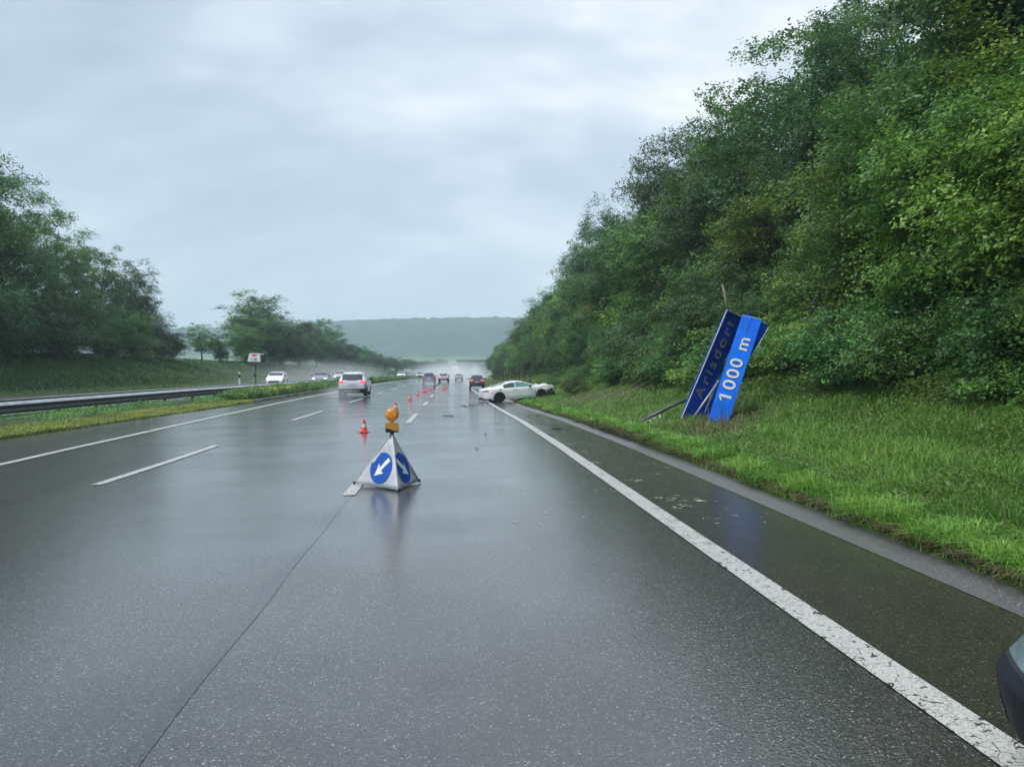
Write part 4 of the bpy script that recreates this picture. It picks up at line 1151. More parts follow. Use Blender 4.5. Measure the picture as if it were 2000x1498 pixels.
# ------------------------------------------------------------------ warning pyramid with lamp
M_fabric = pmat('white_reflective_fabric', (0.46, 0.48, 0.50), 0.45, var=(5, 0.22), bump=(7, 0.5, 0.02))
M_signblue = pmat('blue_reflective_foil', (0.003, 0.070, 0.38), 0.4, var=(3, 0.1))
M_signwhite = pmat('white_reflective_foil', (0.70, 0.72, 0.72), 0.4)
M_amber = pmat('amber_lens', (0.85, 0.30, 0.010), 0.15, coat=0.8, bump=(34, 1.0, 0.014), var=(26, 0.85), emit=((1, 0.40, 0.02, 1), 0.04))
M_yellowcase = pmat('ochre_lamp_case', (0.55, 0.27, 0.03), 0.45)
def pyramid():
    zb = zr(-0.9, 11.4)
    root = empty('folding_warning_pyramid', (-0.895, 11.45, zb))
    tag(root, 'white folding warning pyramid with blue direction arrows standing on the wet lane', 'warning sign')
    ax = Vector((0.03, -0.03, 0.80))
    cs = [Vector((-0.545, 0.18, 0.025)), Vector((0.165, -0.52, 0.015)), Vector((0.42, 0.30, 0.03))]
    # seen faces: 0-1 (left) and 1-2 (right), back: 2-0
    for (a, b, hasdisc, flip) in ((0, 1, True, False), (1, 2, True, True), (2, 0, True, False)):
        A, B = cs[a], cs[b]
        n = 10; V = []; Fc = []; idx = {}
        nrm = (B - A).cross(ax - A).normalized()
        if nrm.dot((A + B) / 2 - Vector((0, 0, 0.2))) < 0: nrm = -nrm
        def pt(i, j):
            # i towards B, j upwards; slight sag of the hem and billow of the cloth
            t = j / n; w_ = 1 - t
            u = (i / (n - j)) if n > j else 0.5
            p = A.lerp(B, u).lerp(ax, t)
            sag = 4 * u * (1 - u)
            p = p + nrm * (-0.028 * sag * w_ * 1.0) + Vector((0, 0, 0.012 * sag)) * (1 if j == 0 else 0)
            p += nrm * 0.006 * math.sin(9 * u + 5 * t + a)
            return p
        for j in range(n + 1):
            for i in range(n - j + 1):
                idx[(i, j)] = len(V); V.append(pt(i, j))
        for j in range(n):
            for i in range(n - j):
                Fc.append((idx[(i, j)], idx[(i + 1, j)], idx[(i, j + 1)]))
                if i < n - j - 1: Fc.append((idx[(i + 1, j)], idx[(i + 1, j + 1)], idx[(i, j + 1)]))
        panel = mesh_from('fabric_panel', V, Fc, M_fabric, root, smooth=True)
        so_ = panel.modifiers.new('thick', 'SOLIDIFY'); so_.thickness = 0.004
        # disc with arrow
        mid = (A + B) / 2
        up = (ax - mid).normalized(); rt = (B - A).normalized(); up = (up - rt * up.dot(rt)).normalized()
        hgt = (ax - mid).length
        c = mid + up * hgt * 0.345
        off = nrm * 0.004
        rad = 0.235
        def sagp(x, y):
            p = c + rt * x + up * y
            t = ((p - mid).dot(up)) / hgt; wA = (B - A).length
            u = 0.5 + (p - mid).dot(rt) / wA / max(1 - t, 0.2)
            u = min(max(u, 0), 1); sag = 4 * u * (1 - u)
            return p + nrm * (-0.028 * sag * (1 - t)) + nrm * 0.006 * math.sin(9 * u + 5 * t + a)
        V = []; Fc = []
        rings = [0, 0.06, 0.12, 0.18, rad]; m = 36
        for rr in rings:
            for k in range(m):
                an = 2 * math.pi * k / m
                V.append(sagp(rr * math.cos(an), rr * math.sin(an)) + off)
        for q in range(4):
            for k in range(m): Fc.append((q * m + k, q * m + (k + 1) % m, (q + 1) * m + (k + 1) % m, (q + 1) * m + k))
        disc = mesh_from('blue_disc', V, Fc, M_signblue, panel, smooth=True)
        # arrow pointing down-left on the left face, down-right on the right
        sx = -1 if not flip else 1
        ang = math.radians(-45) if sx > 0 else math.radians(-135)
        outl = [(-0.20, 0.036), (0.03, 0.030), (0.01, 0.095), (0.175, 0.0), (0.01, -0.095), (0.03, -0.030), (-0.20, -0.036)]
        sub = []
        V = []; Fc = []
        def ap(x, y):
            X_ = x * math.cos(ang) - y * math.sin(ang); Y_ = x * math.sin(ang) + y * math.cos(ang)
            return sagp(X_, Y_) + nrm * 0.008
        shaft = 6
        for k in range(shaft + 1):
            xx = -0.20 + (0.23) * k / shaft; hw = 0.036 - 0.006 * k / shaft
            V += [ap(xx, hw), ap(xx, -hw)]
        for k in range(shaft): Fc.append((2 * k, 2 * k + 1, 2 * k + 3, 2 * k + 2))
        b_ = len(V); V += [ap(0.0, 0.10), ap(0.03, 0.0), ap(0.0, -0.10), ap(0.09, 0.045), ap(0.09, -0.045), ap(0.178, 0.0), ap(0.09, 0)]
        Fc += [(b_, b_ + 1, b_ + 6, b_ + 3), (b_ + 1, b_ + 2, b_ + 4, b_ + 6), (b_ + 3, b_ + 6, b_ + 5), (b_ + 6, b_ + 4, b_ + 5)]
        mesh_from('arrow', V, Fc, M_signwhite, panel)
    for c in cs:
        mb = MB(); mb.tube([c + Vector((0, 0, 0.0)), ax + Vector((0, 0, 0.0))], 0.009, 8)
        mb.build('corner_rod', M_fabric, root, smooth=True)
        mb = MB(); mb.tube([c + Vector((0, 0, -0.012)), c + Vector((0, 0, 0.03))], 0.018, 8); mb.build('foot', M_black, root)
    # lamp on top, its own thing
    lz = zb + 0.80
    lamp = empty('flashing_lamp', (-0.862, 11.42, lz), R(8))
    tag(lamp, 'round amber flashing lamp in ochre housing on top of the white pyramid', 'warning lamp')
    mb = MB(); mb.tube([(0, 0, -0.02), (0, 0, 0.03)], 0.03, 10); mb.build('socket', M_black, lamp)
    # battery box: wedge split between black bottom and ochre top
    def wedge(pts_front, depth, name, mat):
        n = len(pts_front); V = [(x, -depth / 2, z) for x, z in pts_front] + [(x, depth / 2, z) for x, z in pts_front]
        Fc = [tuple(range(n)), tuple(range(n, 2 * n))[::-1]] + [(i, (i + 1) % n, n + (i + 1) % n, n + i) for i in range(n)]
        me = mesh_from(name, V, Fc, mat, lamp)
        bv = me.modifiers.new('b', 'BEVEL'); bv.width = 0.006; bv.segments = 2
        return me
    wedge([(-0.088, 0.012), (0.088, 0.012), (0.088, 0.028), (0.01, 0.042), (-0.03, 0.062), (-0.088, 0.072)], 0.095, 'battery_base', M_black)
    wedge([(-0.092, 0.076), (-0.033, 0.066), (0.013, 0.045), (0.092, 0.030), (0.092, 0.125), (0.07, 0.138), (0.02, 0.132), (0.0, 0.142), (-0.05, 0.142), (-0.092, 0.138)], 0.10, 'battery_case', M_yellowcase)
    mb = MB(); mb.tube([(0, 0, 0.13), (0, 0, 0.18)], 0.028, 10); mb.build('neck', M_yellowcase, lamp)
    zc_ = 0.265
    V = []
    mb = MB()
    mb.lathe([(0.001, -0.052), (0.03, -0.050), (0.06, -0.042), (0.085, -0.027), (0.092, -0.018)], 32, 'Y', (0, 0, zc_))
    mb.lathe([(0.001, 0.052), (0.03, 0.050), (0.06, 0.042), (0.085, 0.027), (0.092, 0.018)], 32, 'Y', (0, 0, zc_))
    for k in range(12):       # moulded wedges of the lens
        a = 2 * math.pi * k / 12
        m_ = Matrix.Rotation(a, 3, 'Y')
        c_ = m_ @ Vector((0.052, -0.044, 0))
        mb.box((c_.x, c_.y, c_.z + zc_), (0.062, 0.014, 0.006), m_)
    mb.build('lens', M_amber, lamp, smooth=True)
    mb = MB(); mb.lathe([(0.090, -0.022), (0.099, -0.020), (0.099, 0.020), (0.090, 0.022)], 32, 'Y', (0, 0, zc_)); mb.build('lens_ring', M_yellowcase, lamp, smooth=True)
pyramid()

# ------------------------------------------------------------------ traffic cones
M_cone = pmat('orange_red_cone', (0.80, 0.045, 0.03), 0.45)
M_coneband = pmat('cone_reflective_band', (0.55, 0.50, 0.48), 0.4)
def make_cone(loc, label, s=1.0, lean=0.0):
    root = empty('traffic_cone', loc)
    tag(root, label, 'traffic cone', 'traffic cones closing the lane')
    root.scale = (s, s, s); root.rotation_euler[0] = lean
    mb = MB()
    prof = [(0.098, 0.0), (0.094, 0.035), (0.082, 0.06), (0.072, 0.14)]
    mb.lathe(prof, 20); mb.lathe([(0.049, 0.235), (0.033, 0.33), (0.030, 0.36), (0.024, 0.365), (0.001, 0.365)], 20)
    mb.build('cone_body', M_cone, root, smooth=True)
    mb = MB(); mb.lathe([(0.072, 0.14), (0.049, 0.235)], 20); mb.build('reflective_band', M_coneband, root, smooth=True)
    mb = MB(); mb.box((0, 0, 0.012), (0.27, 0.27, 0.024)); o = mb.build('base_plate', M_cone, root)
    bv = o.modifiers.new('b', 'BEVEL'); bv.width = 0.01; bv.segments = 2
    return root
cone_spots = [(-2.42, 21.8, 'nearest orange cone, alone on the left just beyond the white pyramid', 1.0),
              (-2.42, 34.2, 'second orange cone, partly hidden behind the amber lamp', 1.05),
              (-2.52, 48.3, 'third orange cone counted from the nearest one', 1.05),
              (-2.45, 58.0, 'fourth orange cone, tilted a little beside the third', 1.0),
              (-2.28, 66.0, 'fifth orange cone, left one of a close pair in the middle of the row', 1.05),
              (-2.14, 68.5, 'sixth orange cone, right one of the close pair in the middle of the row', 1.0),
              (-1.98, 74.0, 'seventh orange cone, just before the fallen black post', 1.05),
              (-1.45, 74.5, 'eighth orange cone, right in front of the fallen black post', 0.9),
              (-0.75, 80.0, 'left one of the two farthest orange cones', 1.05),
              (-0.52, 82.5, 'right one of the two farthest orange cones', 1.05)]
for (x, Y, lb, s) in cone_spots:
    make_cone((x, Y, zr(x, Y) + 0.006), lb, s)
mb = MB()
zz = zr(-1.5, 86)
mb.tube([(-1.9, 86, zz + 0.02), (-1.15, 86.3, zz + 0.62)], 0.06, 8)
o = mb.build('fallen_post', M_black); tag(o, 'leaning black post standing behind the far cones', 'post')

# ------------------------------------------------------------------ fallen blue direction sign
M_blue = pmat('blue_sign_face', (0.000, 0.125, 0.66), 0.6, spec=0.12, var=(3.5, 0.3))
M_blue_shaded = pmat('shaded_blue_sign_face', (0.002, 0.040, 0.31), 0.55, spec=0.15, var=(1.5, 0.2))  # shaded copy of the sign blue, the shade put into the colour
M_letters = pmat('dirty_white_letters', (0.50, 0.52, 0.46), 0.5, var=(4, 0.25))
M_letters_shaded = pmat('shaded_dirty_letters', (0.14, 0.155, 0.15), 0.6, var=(4, 0.3))  # the dirty lettering again, with shade put into its colour
def ray(px, py, depth):
    """world point on the sight line through photo pixel (px,py) at a depth along the view axis"""
    x = (px - 1000) / F_PX * depth; y = -(py - 749) / F_PX * depth
    v = Vector((x, y, -depth))
    return cam.rotation_euler.to_matrix() @ v + Vector(cam.location)
def bend_of(t, amp): return amp * math.sin(math.pi * min(max(t, 0), 1)) + amp * 0.25 * math.sin(7 * t)
def slab(name, P, th, mat, parent, amp=0.0):
    if amp:
        P = [Vector(p) for p in P]
        n = (P[1] - P[0]).cross(P[3] - P[0]).normalized()
        if n.y > 0: n = -n
        K, J = 16, 4; V = []; Fc = []
        for side in (0, 1):
            for k in range(K + 1):
                t = k / K; a = P[0].lerp(P[3], t); b = P[1].lerp(P[2], t)
                for j in range(J + 1):
                    u = j / J
                    dent = 0.012 * math.sin(11 * t + 2) * math.sin(5 * u + 1)
                    V.append(tuple(a.lerp(b, u) + n * (bend_of(t, amp) + dent - side * th)))
        m_ = (K + 1) * (J + 1)
        for side in (0, 1):
            for k in range(K):
                for j in range(J):
                    a = side * m_ + k * (J + 1) + j; f = (a, a + 1, a + J + 2, a + J + 1)
                    Fc.append(f if side == 0 else f[::-1])
        for k in range(K):
            for j in (0, J):
                a = k * (J + 1) + j; Fc.append((a, a + J + 1, m_ + a + J + 1, m_ + a))
        for k in (0, K):
            for j in range(J):
                a = k * (J + 1) + j; Fc.append((a, a + 1, m_ + a + 1, m_ + a))
        return mesh_from(name, V, Fc, mat, parent, smooth=False), n
    P = [Vector(p) for p in P]
    n = (P[1] - P[0]).cross(P[3] - P[0]).normalized()
    if n.y > 0: n = -n
    B = [p - n * th for p in P]
    V = P + B
    o = mesh_from(name, [tuple(v) for v in V], [(0, 1, 2, 3), (7, 6, 5, 4), (0, 4, 5, 1), (1, 5, 6, 2), (2, 6, 7, 3), (3, 7, 4, 0)], mat, parent)
    return o, n
def letters(name, text, origin, ux, uy, size, mat, parent, squeeze=1.0, n=None, spacing=1.0, fit=None, flag=False, warp=None):
    cu = bpy.data.curves.new('txt', 'FONT'); cu.body = text; cu.size = size; cu.space_character = spacing
    cu.extrude = 0.002; cu.offset = size * 0.012
    ob = bpy.data.objects.new('txt', cu); col.objects.link(ob)
    bpy.context.view_layer.update()
    me = bpy.data.meshes.new_from_object(ob.evaluated_get(bpy.context.evaluated_depsgraph_get()))
    bpy.data.objects.remove(ob)
    ux = ux.normalized(); uy = uy.normalized(); n = ux.cross(uy) if n is None else n
    gx = min(v.co.x for v in me.vertices); gy = max(v.co.y for v in me.vertices if v.co.x < gx + 0.05 * size)
    kx = 1.0 if fit is None else fit / max(v.co.x for v in me.vertices)
    for v in me.vertices:
        p = Vector((v.co.x * kx, v.co.y, v.co.z))
        v.co = origin + ux * p.x + uy * (p.y * squeeze) + n * (p.z + 0.006)
    if warp:
        o0, ax_, ln_, amp_ = warp
        for v in me.vertices:
            v.co = v.co + n * (bend_of((v.co - o0).dot(ax_) / ln_, amp_) + 0.012)
    if text[0] == '1' and flag:
        bmx = bmesh.new(); bmx.from_mesh(me)
        vs = [bmx.verts.new(origin + ux * (gx + a * size) + uy * ((gy + b_ * size) * squeeze) + n * (0.0085 + (bend_of((origin - warp[0]).dot(warp[1]) / warp[2], warp[3]) + 0.012 if warp else 0))) for a, b_ in ((-0.15, -0.22), (-0.15, -0.13), (0.02, 0.0), (0.06, 0.0), (0.06, -0.12), (0.0, -0.13))]
        bmx.faces.new(vs); bmx.to_mesh(me); bmx.free()
    me.materials.clear(); me.materials.append(mat)
    o = bpy.data.objects.new(name, me)
    return link(o, parent)
def sign():
    root = empty('fallen_direction_sign', (0, 0, 0))
    tag(root, 'knocked down blue motorway sign folded into slanted planks leaning in the grass', 'road sign')
    # bright plank
    bl, br = ray(1382, 822, 20.3), ray(1419, 837, 20.1)
    tr, tl = ray(1488, 625, 21.4), ray(1449.5, 616, 21.6)
    # fold near the bottom quarter makes the plank slightly bent
    def mix(a, b, t): return a.lerp(b, t)
    plank, n = slab('sign_plank', [bl, br, tr, tl], 0.05, M_blue, root, amp=0.13)
    plank['label'] = 'bright blue plank reading 1000 m'
    cl = mix(bl, br, 0.5); ct = mix(tl, tr, 0.5)
    ux = (ct - cl); uy = (tl - br); 
    uxn = ux.normalized(); left = (bl - br); left = (left - uxn * left.dot(uxn)).normalized()
    w = (bl - br).length
    Lg = ux.length
    base = mix(br, tr, 0.195) + left * (w * 0.22)
    letters('lettering', '1000 m', base, uxn, left, 0.56, M_letters, plank, squeeze=0.82, n=n, spacing=1.16, fit=Lg * 0.60, flag=True, warp=(cl, uxn, Lg, 0.13))
    # seam
    a = mix(bl, br, 0.55); b = mix(tl, tr, 0.48)
    mb = MB(); mb.tube([a.lerp(b, k / 12) + n * (bend_of(k / 12, 0.13) + 0.013) for k in range(13)], 0.004, 4); mb.build('plank_joint', M_black, plank)
    for (e0, e1) in (((tl + (tl - bl).normalized() * 0.0), tr), (bl, br)):
        mb = MB(); mb.tube([e0 + n * 0.01, e1 + n * 0.01], 0.016, 6); mb.build('edge_trim', M_galv, plank)
    # plank turned away, its shade put into face and letter colours
    bl2, br2 = ray(1330.5, 818, 20.9), ray(1371, 817, 21.2)
    tr2, tl2 = ray(1453, 622, 22.2), ray(1420, 606, 21.8)
    plank2, n2_ = slab('sign_plank', [bl2, br2, tr2, tl2], 0.05, M_blue_shaded, root, amp=-0.07)
    plank2['label'] = 'shaded blue plank with the place name'
    ux2 = (tl2 - bl2).normalized(); left2 = (bl2 - br2); left2 = (left2 - ux2 * left2.dot(ux2)).normalized()
    w2 = abs((bl2 - br2).dot(left2))
    base2 = mix(br2, tr2, 0.135) + left2 * (w2 * 0.34)  # steel for dark parts; on the guardrail beam its darkness is painted shade
    letters('lettering', 'Arisdorf', base2, (ux2 * 0.5 + (tr2 - br2).normalized() * 0.5), left2, 0.5, M_letters_shaded, plank2, squeeze=0.80, n=n2_, spacing=1.28, fit=(tl2 - bl2).length * 0.73, warp=(bl2, ux2, (tl2 - bl2).length, -0.07))
    mb = MB(); mb.tube([bl2, tl2], 0.018, 6); mb.build('edge_trim', M_galv, plank2)
    mb = MB(); mb.tube([tl2 + n2_ * 0.01, tr2 + n2_ * 0.01], 0.02, 6); mb.build('edge_trim', M_galv, plank2)
    # third plank behind, showing at the upper right
    p3, n3 = slab('sign_plank', [ray(1376, 812, 21.2), ray(1400, 806, 21.4), ray(1501, 638, 22.6), ray(1462, 610, 22.4)], 0.04, M_blue_shaded, root)
    p3['label'] = 'dark blue plank behind the bright one'
    mb = MB(); mb.tube([ray(1501, 640, 22.55), ray(1477, 682, 22.3)], 0.02, 6); mb.build('edge_trim', M_galv, p3)
    # bent posts
    mb = MB(); mb.tube([ray(1354, 816, 20.85), ray(1404, 744, 21.3)], 0.032, 8); mb.build('post', M_galv, root, smooth=True)
    mb = MB(); mb.tube([ray(1253, 822, 21.0), ray(1300, 799, 21.3), ray(1347, 777, 21.6)], 0.045, 8); mb.build('post', M_galv_dark, root, smooth=True)
    mb = MB(); mb.tube([ray(1386, 759, 21.8), ray(1408, 746, 21.9)], 0.03, 8); mb.build('brace', M_galv, root, smooth=True)
    mb = MB(); mb.tube([ray(1421, 612, 22.2), ray(1418, 588, 22.2), ray(1411, 556, 22.3)], [0.05, 0.04, 0.03], 8); mb.build('snapped_stub', M_stem, root, smooth=True)
sign()

# leafy stalks in front of the sign foot
plant(S2, ray(1468, 800, 20.2).x, ray(1468, 800, 20.2).y, 0.62, 'leafy_weed', 'pale leafy weed growing up against the foot of the bright blue plank', 'plant', None, wide=0.75)
plant(S1, ray(1315, 800, 22.5).x, ray(1315, 800, 22.5).y, 0.45, 'leafy_weed', 'leafy weed standing left of the fallen sign under its lower pole', 'plant', None, wide=0.9)

# ------------------------------------------------------------------ guardrails
def wbeam(name, xf, ys, side, label):
    root = empty(name, (float(xf(ys[0])), ys[0], 0))
    tag(root, label, 'guardrail')
    ox, oy = float(xf(ys[0])), ys[0]
    # profile (offset towards traffic, height)
    pr = [(0.03, 0.66), (0.085, 0.64), (0.09, 0.62), (0.085, 0.60), (0.025, 0.555), (0.025, 0.525), (0.085, 0.48), (0.085, 0.42), (0.05, 0.365), (0.0, 0.36), (-0.004, 0.364), (0.044, 0.37), (0.078, 0.422), (0.078, 0.475), (0.018, 0.522), (0.018, 0.558), (0.078, 0.605), (0.078, 0.62), (0.075, 0.635), (0.03, 0.655)]
    V = []; Fc = []; n = len(pr)
    for Y in np.arange(ys[0], ys[1] + 0.1, 2.0):
        x = float(xf(Y)) + cx(Y); z = gz(float(xf(Y)) + cx(Y), Y)
        for (a, h) in pr: V.append((x + side * a - ox, Y - oy, z + h))
    m = len(V) // n
    for i in range(m - 1):
        for k in range(n): Fc.append((i * n + k, i * n + (k + 1) % n, (i + 1) * n + (k + 1) % n, (i + 1) * n + k))
    mesh_from('rail_beam', V, Fc, M_galv_dark, root, smooth=False)  # lower face of the rail, its shade put into the darker steel
    # box section capping the beam, its sky-caught brightness put into lighter steel
    V = []; Fc = []
    pr2 = [(-0.16, 0.70), (-0.16, 0.735), (-0.02, 0.742), (0.095, 0.648)]
    for Y in np.arange(ys[0], ys[1] + 0.1, 2.0):
        x = float(xf(Y)) + cx(Y); z = gz(float(xf(Y)) + cx(Y), Y)
        for (a, h) in pr2: V.append((x + side * a - ox, Y - oy, z + h))
    for i in range(m - 1):
        for k in range(4): Fc.append((i * 4 + k, i * 4 + (k + 1) % 4, (i + 1) * 4 + (k + 1) % 4, (i + 1) * 4 + k))
    mesh_from('top_rail', V, Fc, M_galv, root)
    for Y in np.arange(ys[0] + 1.0, ys[1], 6.0):
        x = float(xf(Y)) + cx(Y); z = gz(float(xf(Y)) + cx(Y), Y)
        mb = MB()
        mb.box((x - side * 0.09 - ox, Y - oy, z + 0.32), (0.09, 0.13, 0.76))
        mb.box((x - side * 0.02 - ox, Y - oy, z + 0.54), (0.08, 0.10, 0.16))
        mb.build('rail_post', M_galv_dark, root)
    return root
railx = lambda Y: interp(Y, [0, 25, 45, 62, 100, 300], [-14.9, -14.3, -12.7, -12.0, -11.9, -11.9])
wbeam('guardrail', railx, (12.3, 250), 1, 'long steel guardrail in the median nearest our carriageway')
wbeam('guardrail', lambda Y: railx(Y) - interp(Y, [0, 45, 100], [1.7, 1.2, 1.0]), (12, 250), -1, 'second steel guardrail in the median facing the opposite carriageway')

# cabinet sign on a post in the median
def cabinet():
    X, Y = -15.2, 61.5
    g0 = gz(X, Y)
    root = empty('kilometre_sign', (X, Y, g0), R(-12))
    tag(root, 'white box shaped sign with red emblem on a dark post in the median', 'sign')
    mb = MB(); mb.tube([(0, 0, -0.1), (0, 0, 2.35)], 0.055, 10); mb.build('post', M_galv_dark, root)
    mb = MB(); mb.box((-0.09, 0, 1.25), (0.12, 0.14, 0.22)); mb.build('junction_box', M_black, root)
    V = [(-0.56, -0.22, 2.36), (0.50, -0.22, 2.32), (0.44, -0.22, 2.98), (-0.40, -0.22, 2.98), (-0.50, 0.3, 2.36), (0.56, 0.3, 2.32), (0.54, 0.3, 2.98), (-0.34, 0.3, 2.98)]
    V = [(x * (1.0), y, z) for x, y, z in V]
    o = mesh_from('housing', V, [(0, 1, 2, 3), (7, 6, 5, 4), (0, 4, 5, 1), (1, 5, 6, 2), (2, 6, 7, 3), (3, 7, 4, 0)], M_signwhite, root)
    mb = MB(); mb.box((0.60, 0.05, 2.58), (0.14, 0.5, 0.56)); mb.build('side_lamp', M_black, root)
    M_red = pmat('red_emblem', (0.65, 0.03, 0.05), 0.4)
    V = [(-0.24, -0.226, 2.83), (-0.16, -0.226, 2.90), (0.16, -0.226, 2.90), (0.24, -0.226, 2.83), (0.16, -0.226, 2.76), (-0.16, -0.226, 2.76)]
    mesh_from('emblem', V, [(0, 1, 2, 3, 4, 5)], M_red, root)
    letters('figures', '1.20', Vector((-0.30, -0.222, 2.42)), Vector((1, 0, 0)), Vector((0, 0, 1)), 0.30, M_black, root, n=Vector((0, -1, 0)))
cabinet()
def marker(x, Y, label, h=1.0):
    root = empty('marker_post', (x + cx(Y), Y, gz(x + cx(Y), Y)))
    tag(root, label, 'marker post')
    mb = MB(); mb.tube([(0, 0, -0.1), (0, 0, h * 0.72)], 0.055, 8); mb.tube([(0, 0, h * 0.9), (0, 0, h)], [0.055, 0.03], 8); mb.build('post_body', M_signwhite, root)
    mb = MB(); mb.tube([(0, 0, h * 0.72), (0, 0, h * 0.9)], 0.056, 8); mb.build('black_band', M_black, root)
marker(-14.3, 53.5, 'slim white marker post just left of the dark post of the box sign', 1.55)

# wire fence up the right bank
def fence():
    Y0, Y1 = 74, 140
    root = empty('wire_fence', (8.0, Y0, 0))
    tag(root, 'wire fence with dark wooden posts climbing the bank behind the crashed coupe', 'fence')
    pts = []
    rg = random.Random(2)
    for k, Y in enumerate(np.concatenate([np.arange(74, 112, 5.2), np.arange(112, 142, 3.2)])):
        x = float(interp(Y, [74, 100, 140], [7.6, 7.5, 7.0])) + cx(Y)
        z = gz(x, Y)
        pts.append((x, Y, z))
        mb = MB(); hh = 2.0 + rg.uniform(-0.1, 0.1)
        mb.tube([(x - 8.0, Y - Y0, z - 0.2), (x - 8.0 + rg.uniform(-0.05, 0.05), Y - Y0, z + hh)], 0.055, 7); mb.build('fence_post', M_bark, root)
    mb = MB()
    for h in (0.4, 0.75, 1.1, 1.45):
        mb.tube([(x - 8.0, Y - Y0, z + h) for x, Y, z in pts], 0.008, 4)
    mb.build('wire', M_galv_dark, root)
fence()

# bridge at the end of the road
M_conc = pmat('weathered_concrete', (0.30, 0.31, 0.31), 0.8, var=(0.4, 0.3))
def bridge():
    Y = 400; root = empty('road_bridge', (10, Y, -1))
    tag(root, 'concrete road bridge crossing the motorway in the haze by the end of the wood', 'bridge')
    mb = MB(); mb.box((30, 0, 6.5), (74, 9, 1.4)); mb.build('deck', M_conc, root)
    mb = MB(); mb.box((30, -4.45, 7.7), (74, 0.2, 1.0)); mb.build('parapet', M_galv_dark, root)
    for x in (14, 30):
        mb = MB(); mb.box((x, 0, 3.0), (1.0, 7, 6.4)); mb.build('pier', M_conc, root)
    V = [(-14, -7, -0.5), (3, -7, -0.5), (-3.5, -5, 5.9), (-14, -5, 5.9), (-14, 7, -0.5), (3, 7, -0.5), (-3.5, 5, 5.9), (-14, 5, 5.9)]
    mesh_from('abutment', V, [(0, 1, 2, 3), (7, 6, 5, 4), (0, 4, 5, 1), (1, 5, 6, 2), (2, 6, 7, 3), (3, 7, 4, 0)], M_ground, root)
bridge()

# ------------------------------------------------------------------ debris
M_mud = pmat('pale_mud', (0.34, 0.33, 0.25), 0.7, var=(20, 0.4))
M_splint = pmat('white_debris', (0.66, 0.67, 0.68), 0.5)
def heap(name, label, cat, cxy, n, spread, seed, mat, zf=gz):
    rg = random.Random(seed); mb = MB()
    for k in range(n):
        x = cxy[0] + rg.gauss(0, spread[0]); y = cxy[1] + rg.gauss(0, spread[1]); z = zf(x, y) + 0.12
        s = rg.uniform(0.04, 0.22)
        mb.box((x, y, z), (s, s * 0.7, 0.02), Matrix.Rotation(rg.uniform(0, 3), 3, Vector((rg.random(), rg.random(), 1)).normalized()))
    o = mb.build(name, mat); return tag(o, label, cat) if cat else tag(o, label, kind='stuff')
a = ray(1262, 832, 20.6); heap('plastic_fragment', 'white broken plastic piece in the grass left of the fallen sign', 'debris', (a.x, a.y), 7, (0.12, 0.12), 4, M_splint)
a = ray(1284, 808, 21.6); heap('plastic_fragment', 'small white fragment under the lower pole of the fallen sign', 'debris', (a.x, a.y), 4, (0.10, 0.1), 5, M_splint)
rg = random.Random(15)
mb = MB(); mud = MB()
def flake(m_, x, y, sx, sy, rot):
    z = zr(x, y) + 0.008
    n = 9; V = []
    for k in range(n):
        a_ = 2 * math.pi * k / n; r_ = 0.6 + 0.4 * rg.random()
        px_, py_ = sx * r_ * math.cos(a_), sy * r_ * math.sin(a_)
        V.append((x + px_ * math.cos(rot) - py_ * math.sin(rot), y + px_ * math.sin(rot) + py_ * math.cos(rot), z + 0.004 * rg.random()))
    m_.add(V, [tuple(range(n))])
for k in range(420):
    t = rg.random()
    Y = 8.0 + 30 * t ** 1.3
    x = rg.uniform(1.9, 3.9) if rg.random() < 0.8 else rg.uniform(0.2, 2.0)
    s = rg.uniform(0.003, 0.012) * (1 + Y * 0.03)
    flake(mud, x, Y, s * rg.uniform(1, 4.5), s, rg.uniform(-0.5, 0.5) - 0.2)
for (px, py, ln) in [(1345, 980, 0.42), (1300, 974, 0.22), (1245, 941, 0.22), (1150, 905, 0.3), (1130, 885, 0.34), (1205, 960, 0.18), (1095, 868, 0.5), (1330, 992, 0.2)]:
    d = 1500 * 1.67 / (py - 724)
    p = ray(px, py, d)
    for k in range(9):
        flake(mud, p.x + rg.uniform(-1, 1) * ln * 0.6, p.y + rg.uniform(-0.12, 0.12) , ln * rg.uniform(0.08, 0.22), 0.014 * rg.uniform(0.6, 1.4) * (1 + d * 0.03), -0.1 + rg.uniform(-0.15, 0.15))
tag(mud.build('mud_streaks', M_mud), 'pale mud streaks and torn grass scattered over the wet shoulder', kind='stuff')
for (px, py, s) in [(874, 812, 0.12), (880, 813, 0.08), (948, 848, 0.03), (932, 878, 0.02), (925, 786, 0.2), (915, 789, 0.18), (905, 788, 0.1), (1075, 852, 0.05), (1048, 811, 0.12), (1085, 838, 0.12)]:
    d = 1500 * (CAM_H - float(z0f(30 if py < 830 else 10))) / (py - 724)
    p = ray(px, py, d)
    for k in range(4):
        c = (p.x + rg.uniform(-1, 1) * s * 1.2, p.y + rg.uniform(-1, 1) * s, zr(p.x, p.y) + 0.015)
        mb.box(c, (s * rg.uniform(0.4, 1.4), s * 0.5, 0.02), Matrix.Rotation(rg.uniform(-1, 1), 3, 'Z'))
tag(mb.build('road_debris', M_bark), 'small dark splinters lying on the wet road', kind='stuff')
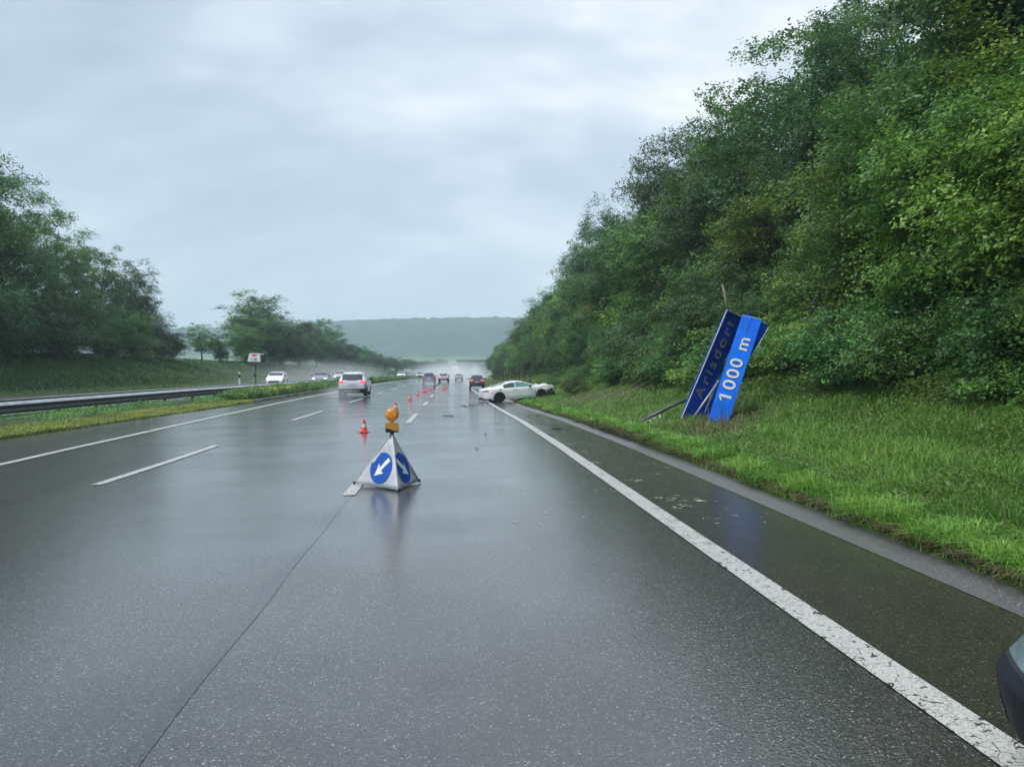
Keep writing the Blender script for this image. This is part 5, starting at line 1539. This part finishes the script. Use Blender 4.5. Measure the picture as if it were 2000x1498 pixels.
# broken brushwood
rg = random.Random(77)
mb = MB(); c0 = ray(1160, 795, 37)
for k in range(95):
    x = c0.x + rg.gauss(0, 0.9); y = c0.y + rg.gauss(0, 1.2); z = gz(x, y)
    L_ = rg.uniform(0.6, 2.2); a_ = rg.uniform(-0.5, 0.9); el = rg.uniform(-0.05, 0.55)
    e = Vector((math.cos(a_) * math.cos(el), math.sin(a_) * 0.6, math.sin(el))) * L_
    p0 = Vector((x, y, z + 0.1)); 
    mb.tube([p0, p0 + e * 0.5 + Vector((0, 0, 0.08)), p0 + e], [0.022, 0.015, 0.006], 5)
tag(mb.build('broken_branches', M_stem), 'heap of snapped branches on the bank between the coupe and the fallen sign', 'branches')

# ------------------------------------------------------------------ air: haze and driven spray
def volume_mat(name, density, colr, aniso=0.0):
    m = bpy.data.materials.new(name); m.use_nodes = True
    t = m.node_tree; t.nodes.remove(t.nodes['Principled BSDF'])
    v = N(t, 'ShaderNodeVolumePrincipled'); v.inputs['Color'].default_value = (*colr, 1); v.inputs['Density'].default_value = density; v.inputs['Anisotropy'].default_value = aniso
    t.links.new(v.outputs[0], t.nodes['Material Output'].inputs['Volume'])
    return m
mb = MB(); mb.box((0, 675, 52), (3320, 1970, 112))
tag(mb.build('haze', volume_mat('haze_air', 0.00048, (0.74, 0.91, 1.0))), 'thin rain haze in the air', kind='stuff')
def puff_mat(name, dens):
    m = volume_mat(name, 0.0, (0.97, 0.98, 1.0)); t = m.node_tree
    v = [n for n in t.nodes if n.type == 'PRINCIPLED_VOLUME'][0]
    tcn = N(t, 'ShaderNodeTexCoord')
    ln = N(t, 'ShaderNodeVectorMath', operation='LENGTH'); t.links.new(tcn.outputs['Object'], ln.inputs[0])
    mr = N(t, 'ShaderNodeMapRange', interpolation_type='SMOOTHSTEP'); mr.inputs[1].default_value = 0.15; mr.inputs[2].default_value = 0.97; mr.inputs[3].default_value = dens; mr.inputs[4].default_value = 0.0
    t.links.new(ln.outputs['Value'], mr.inputs[0]); t.links.new(mr.outputs[0], v.inputs['Density'])
    return m
def puff(name, c, r, dens, label):
    bm = bmesh.new(); bmesh.ops.create_icosphere(bm, subdivisions=3, radius=1)
    me = bpy.data.meshes.new(name); bm.to_mesh(me); bm.free()
    me.materials.append(puff_mat(name + '_air', dens))
    o = bpy.data.objects.new(name, me); o.location = c; o.scale = r; link(o)
    return tag(o, label, kind='stuff')
puff('road_spray', (-19, 130, 0.6), (9, 80, 3.6), 0.013, 'spray drifting over the opposite carriageway')
puff('road_spray', (-4 + cx(230), 245, 0.4), (18, 110, 5.5), 0.018, 'spray cloud over the far end of our carriageway')
puff('road_spray', (-7.1, 50.2, 0.1), (1.5, 3.2, 1.0), 0.16, 'spray thrown up behind the white sport utility car')
puff('road_spray', (-3.0, 106, -0.1), (1.7, 5.0, 1.2), 0.16, 'spray thrown up behind the violet car')
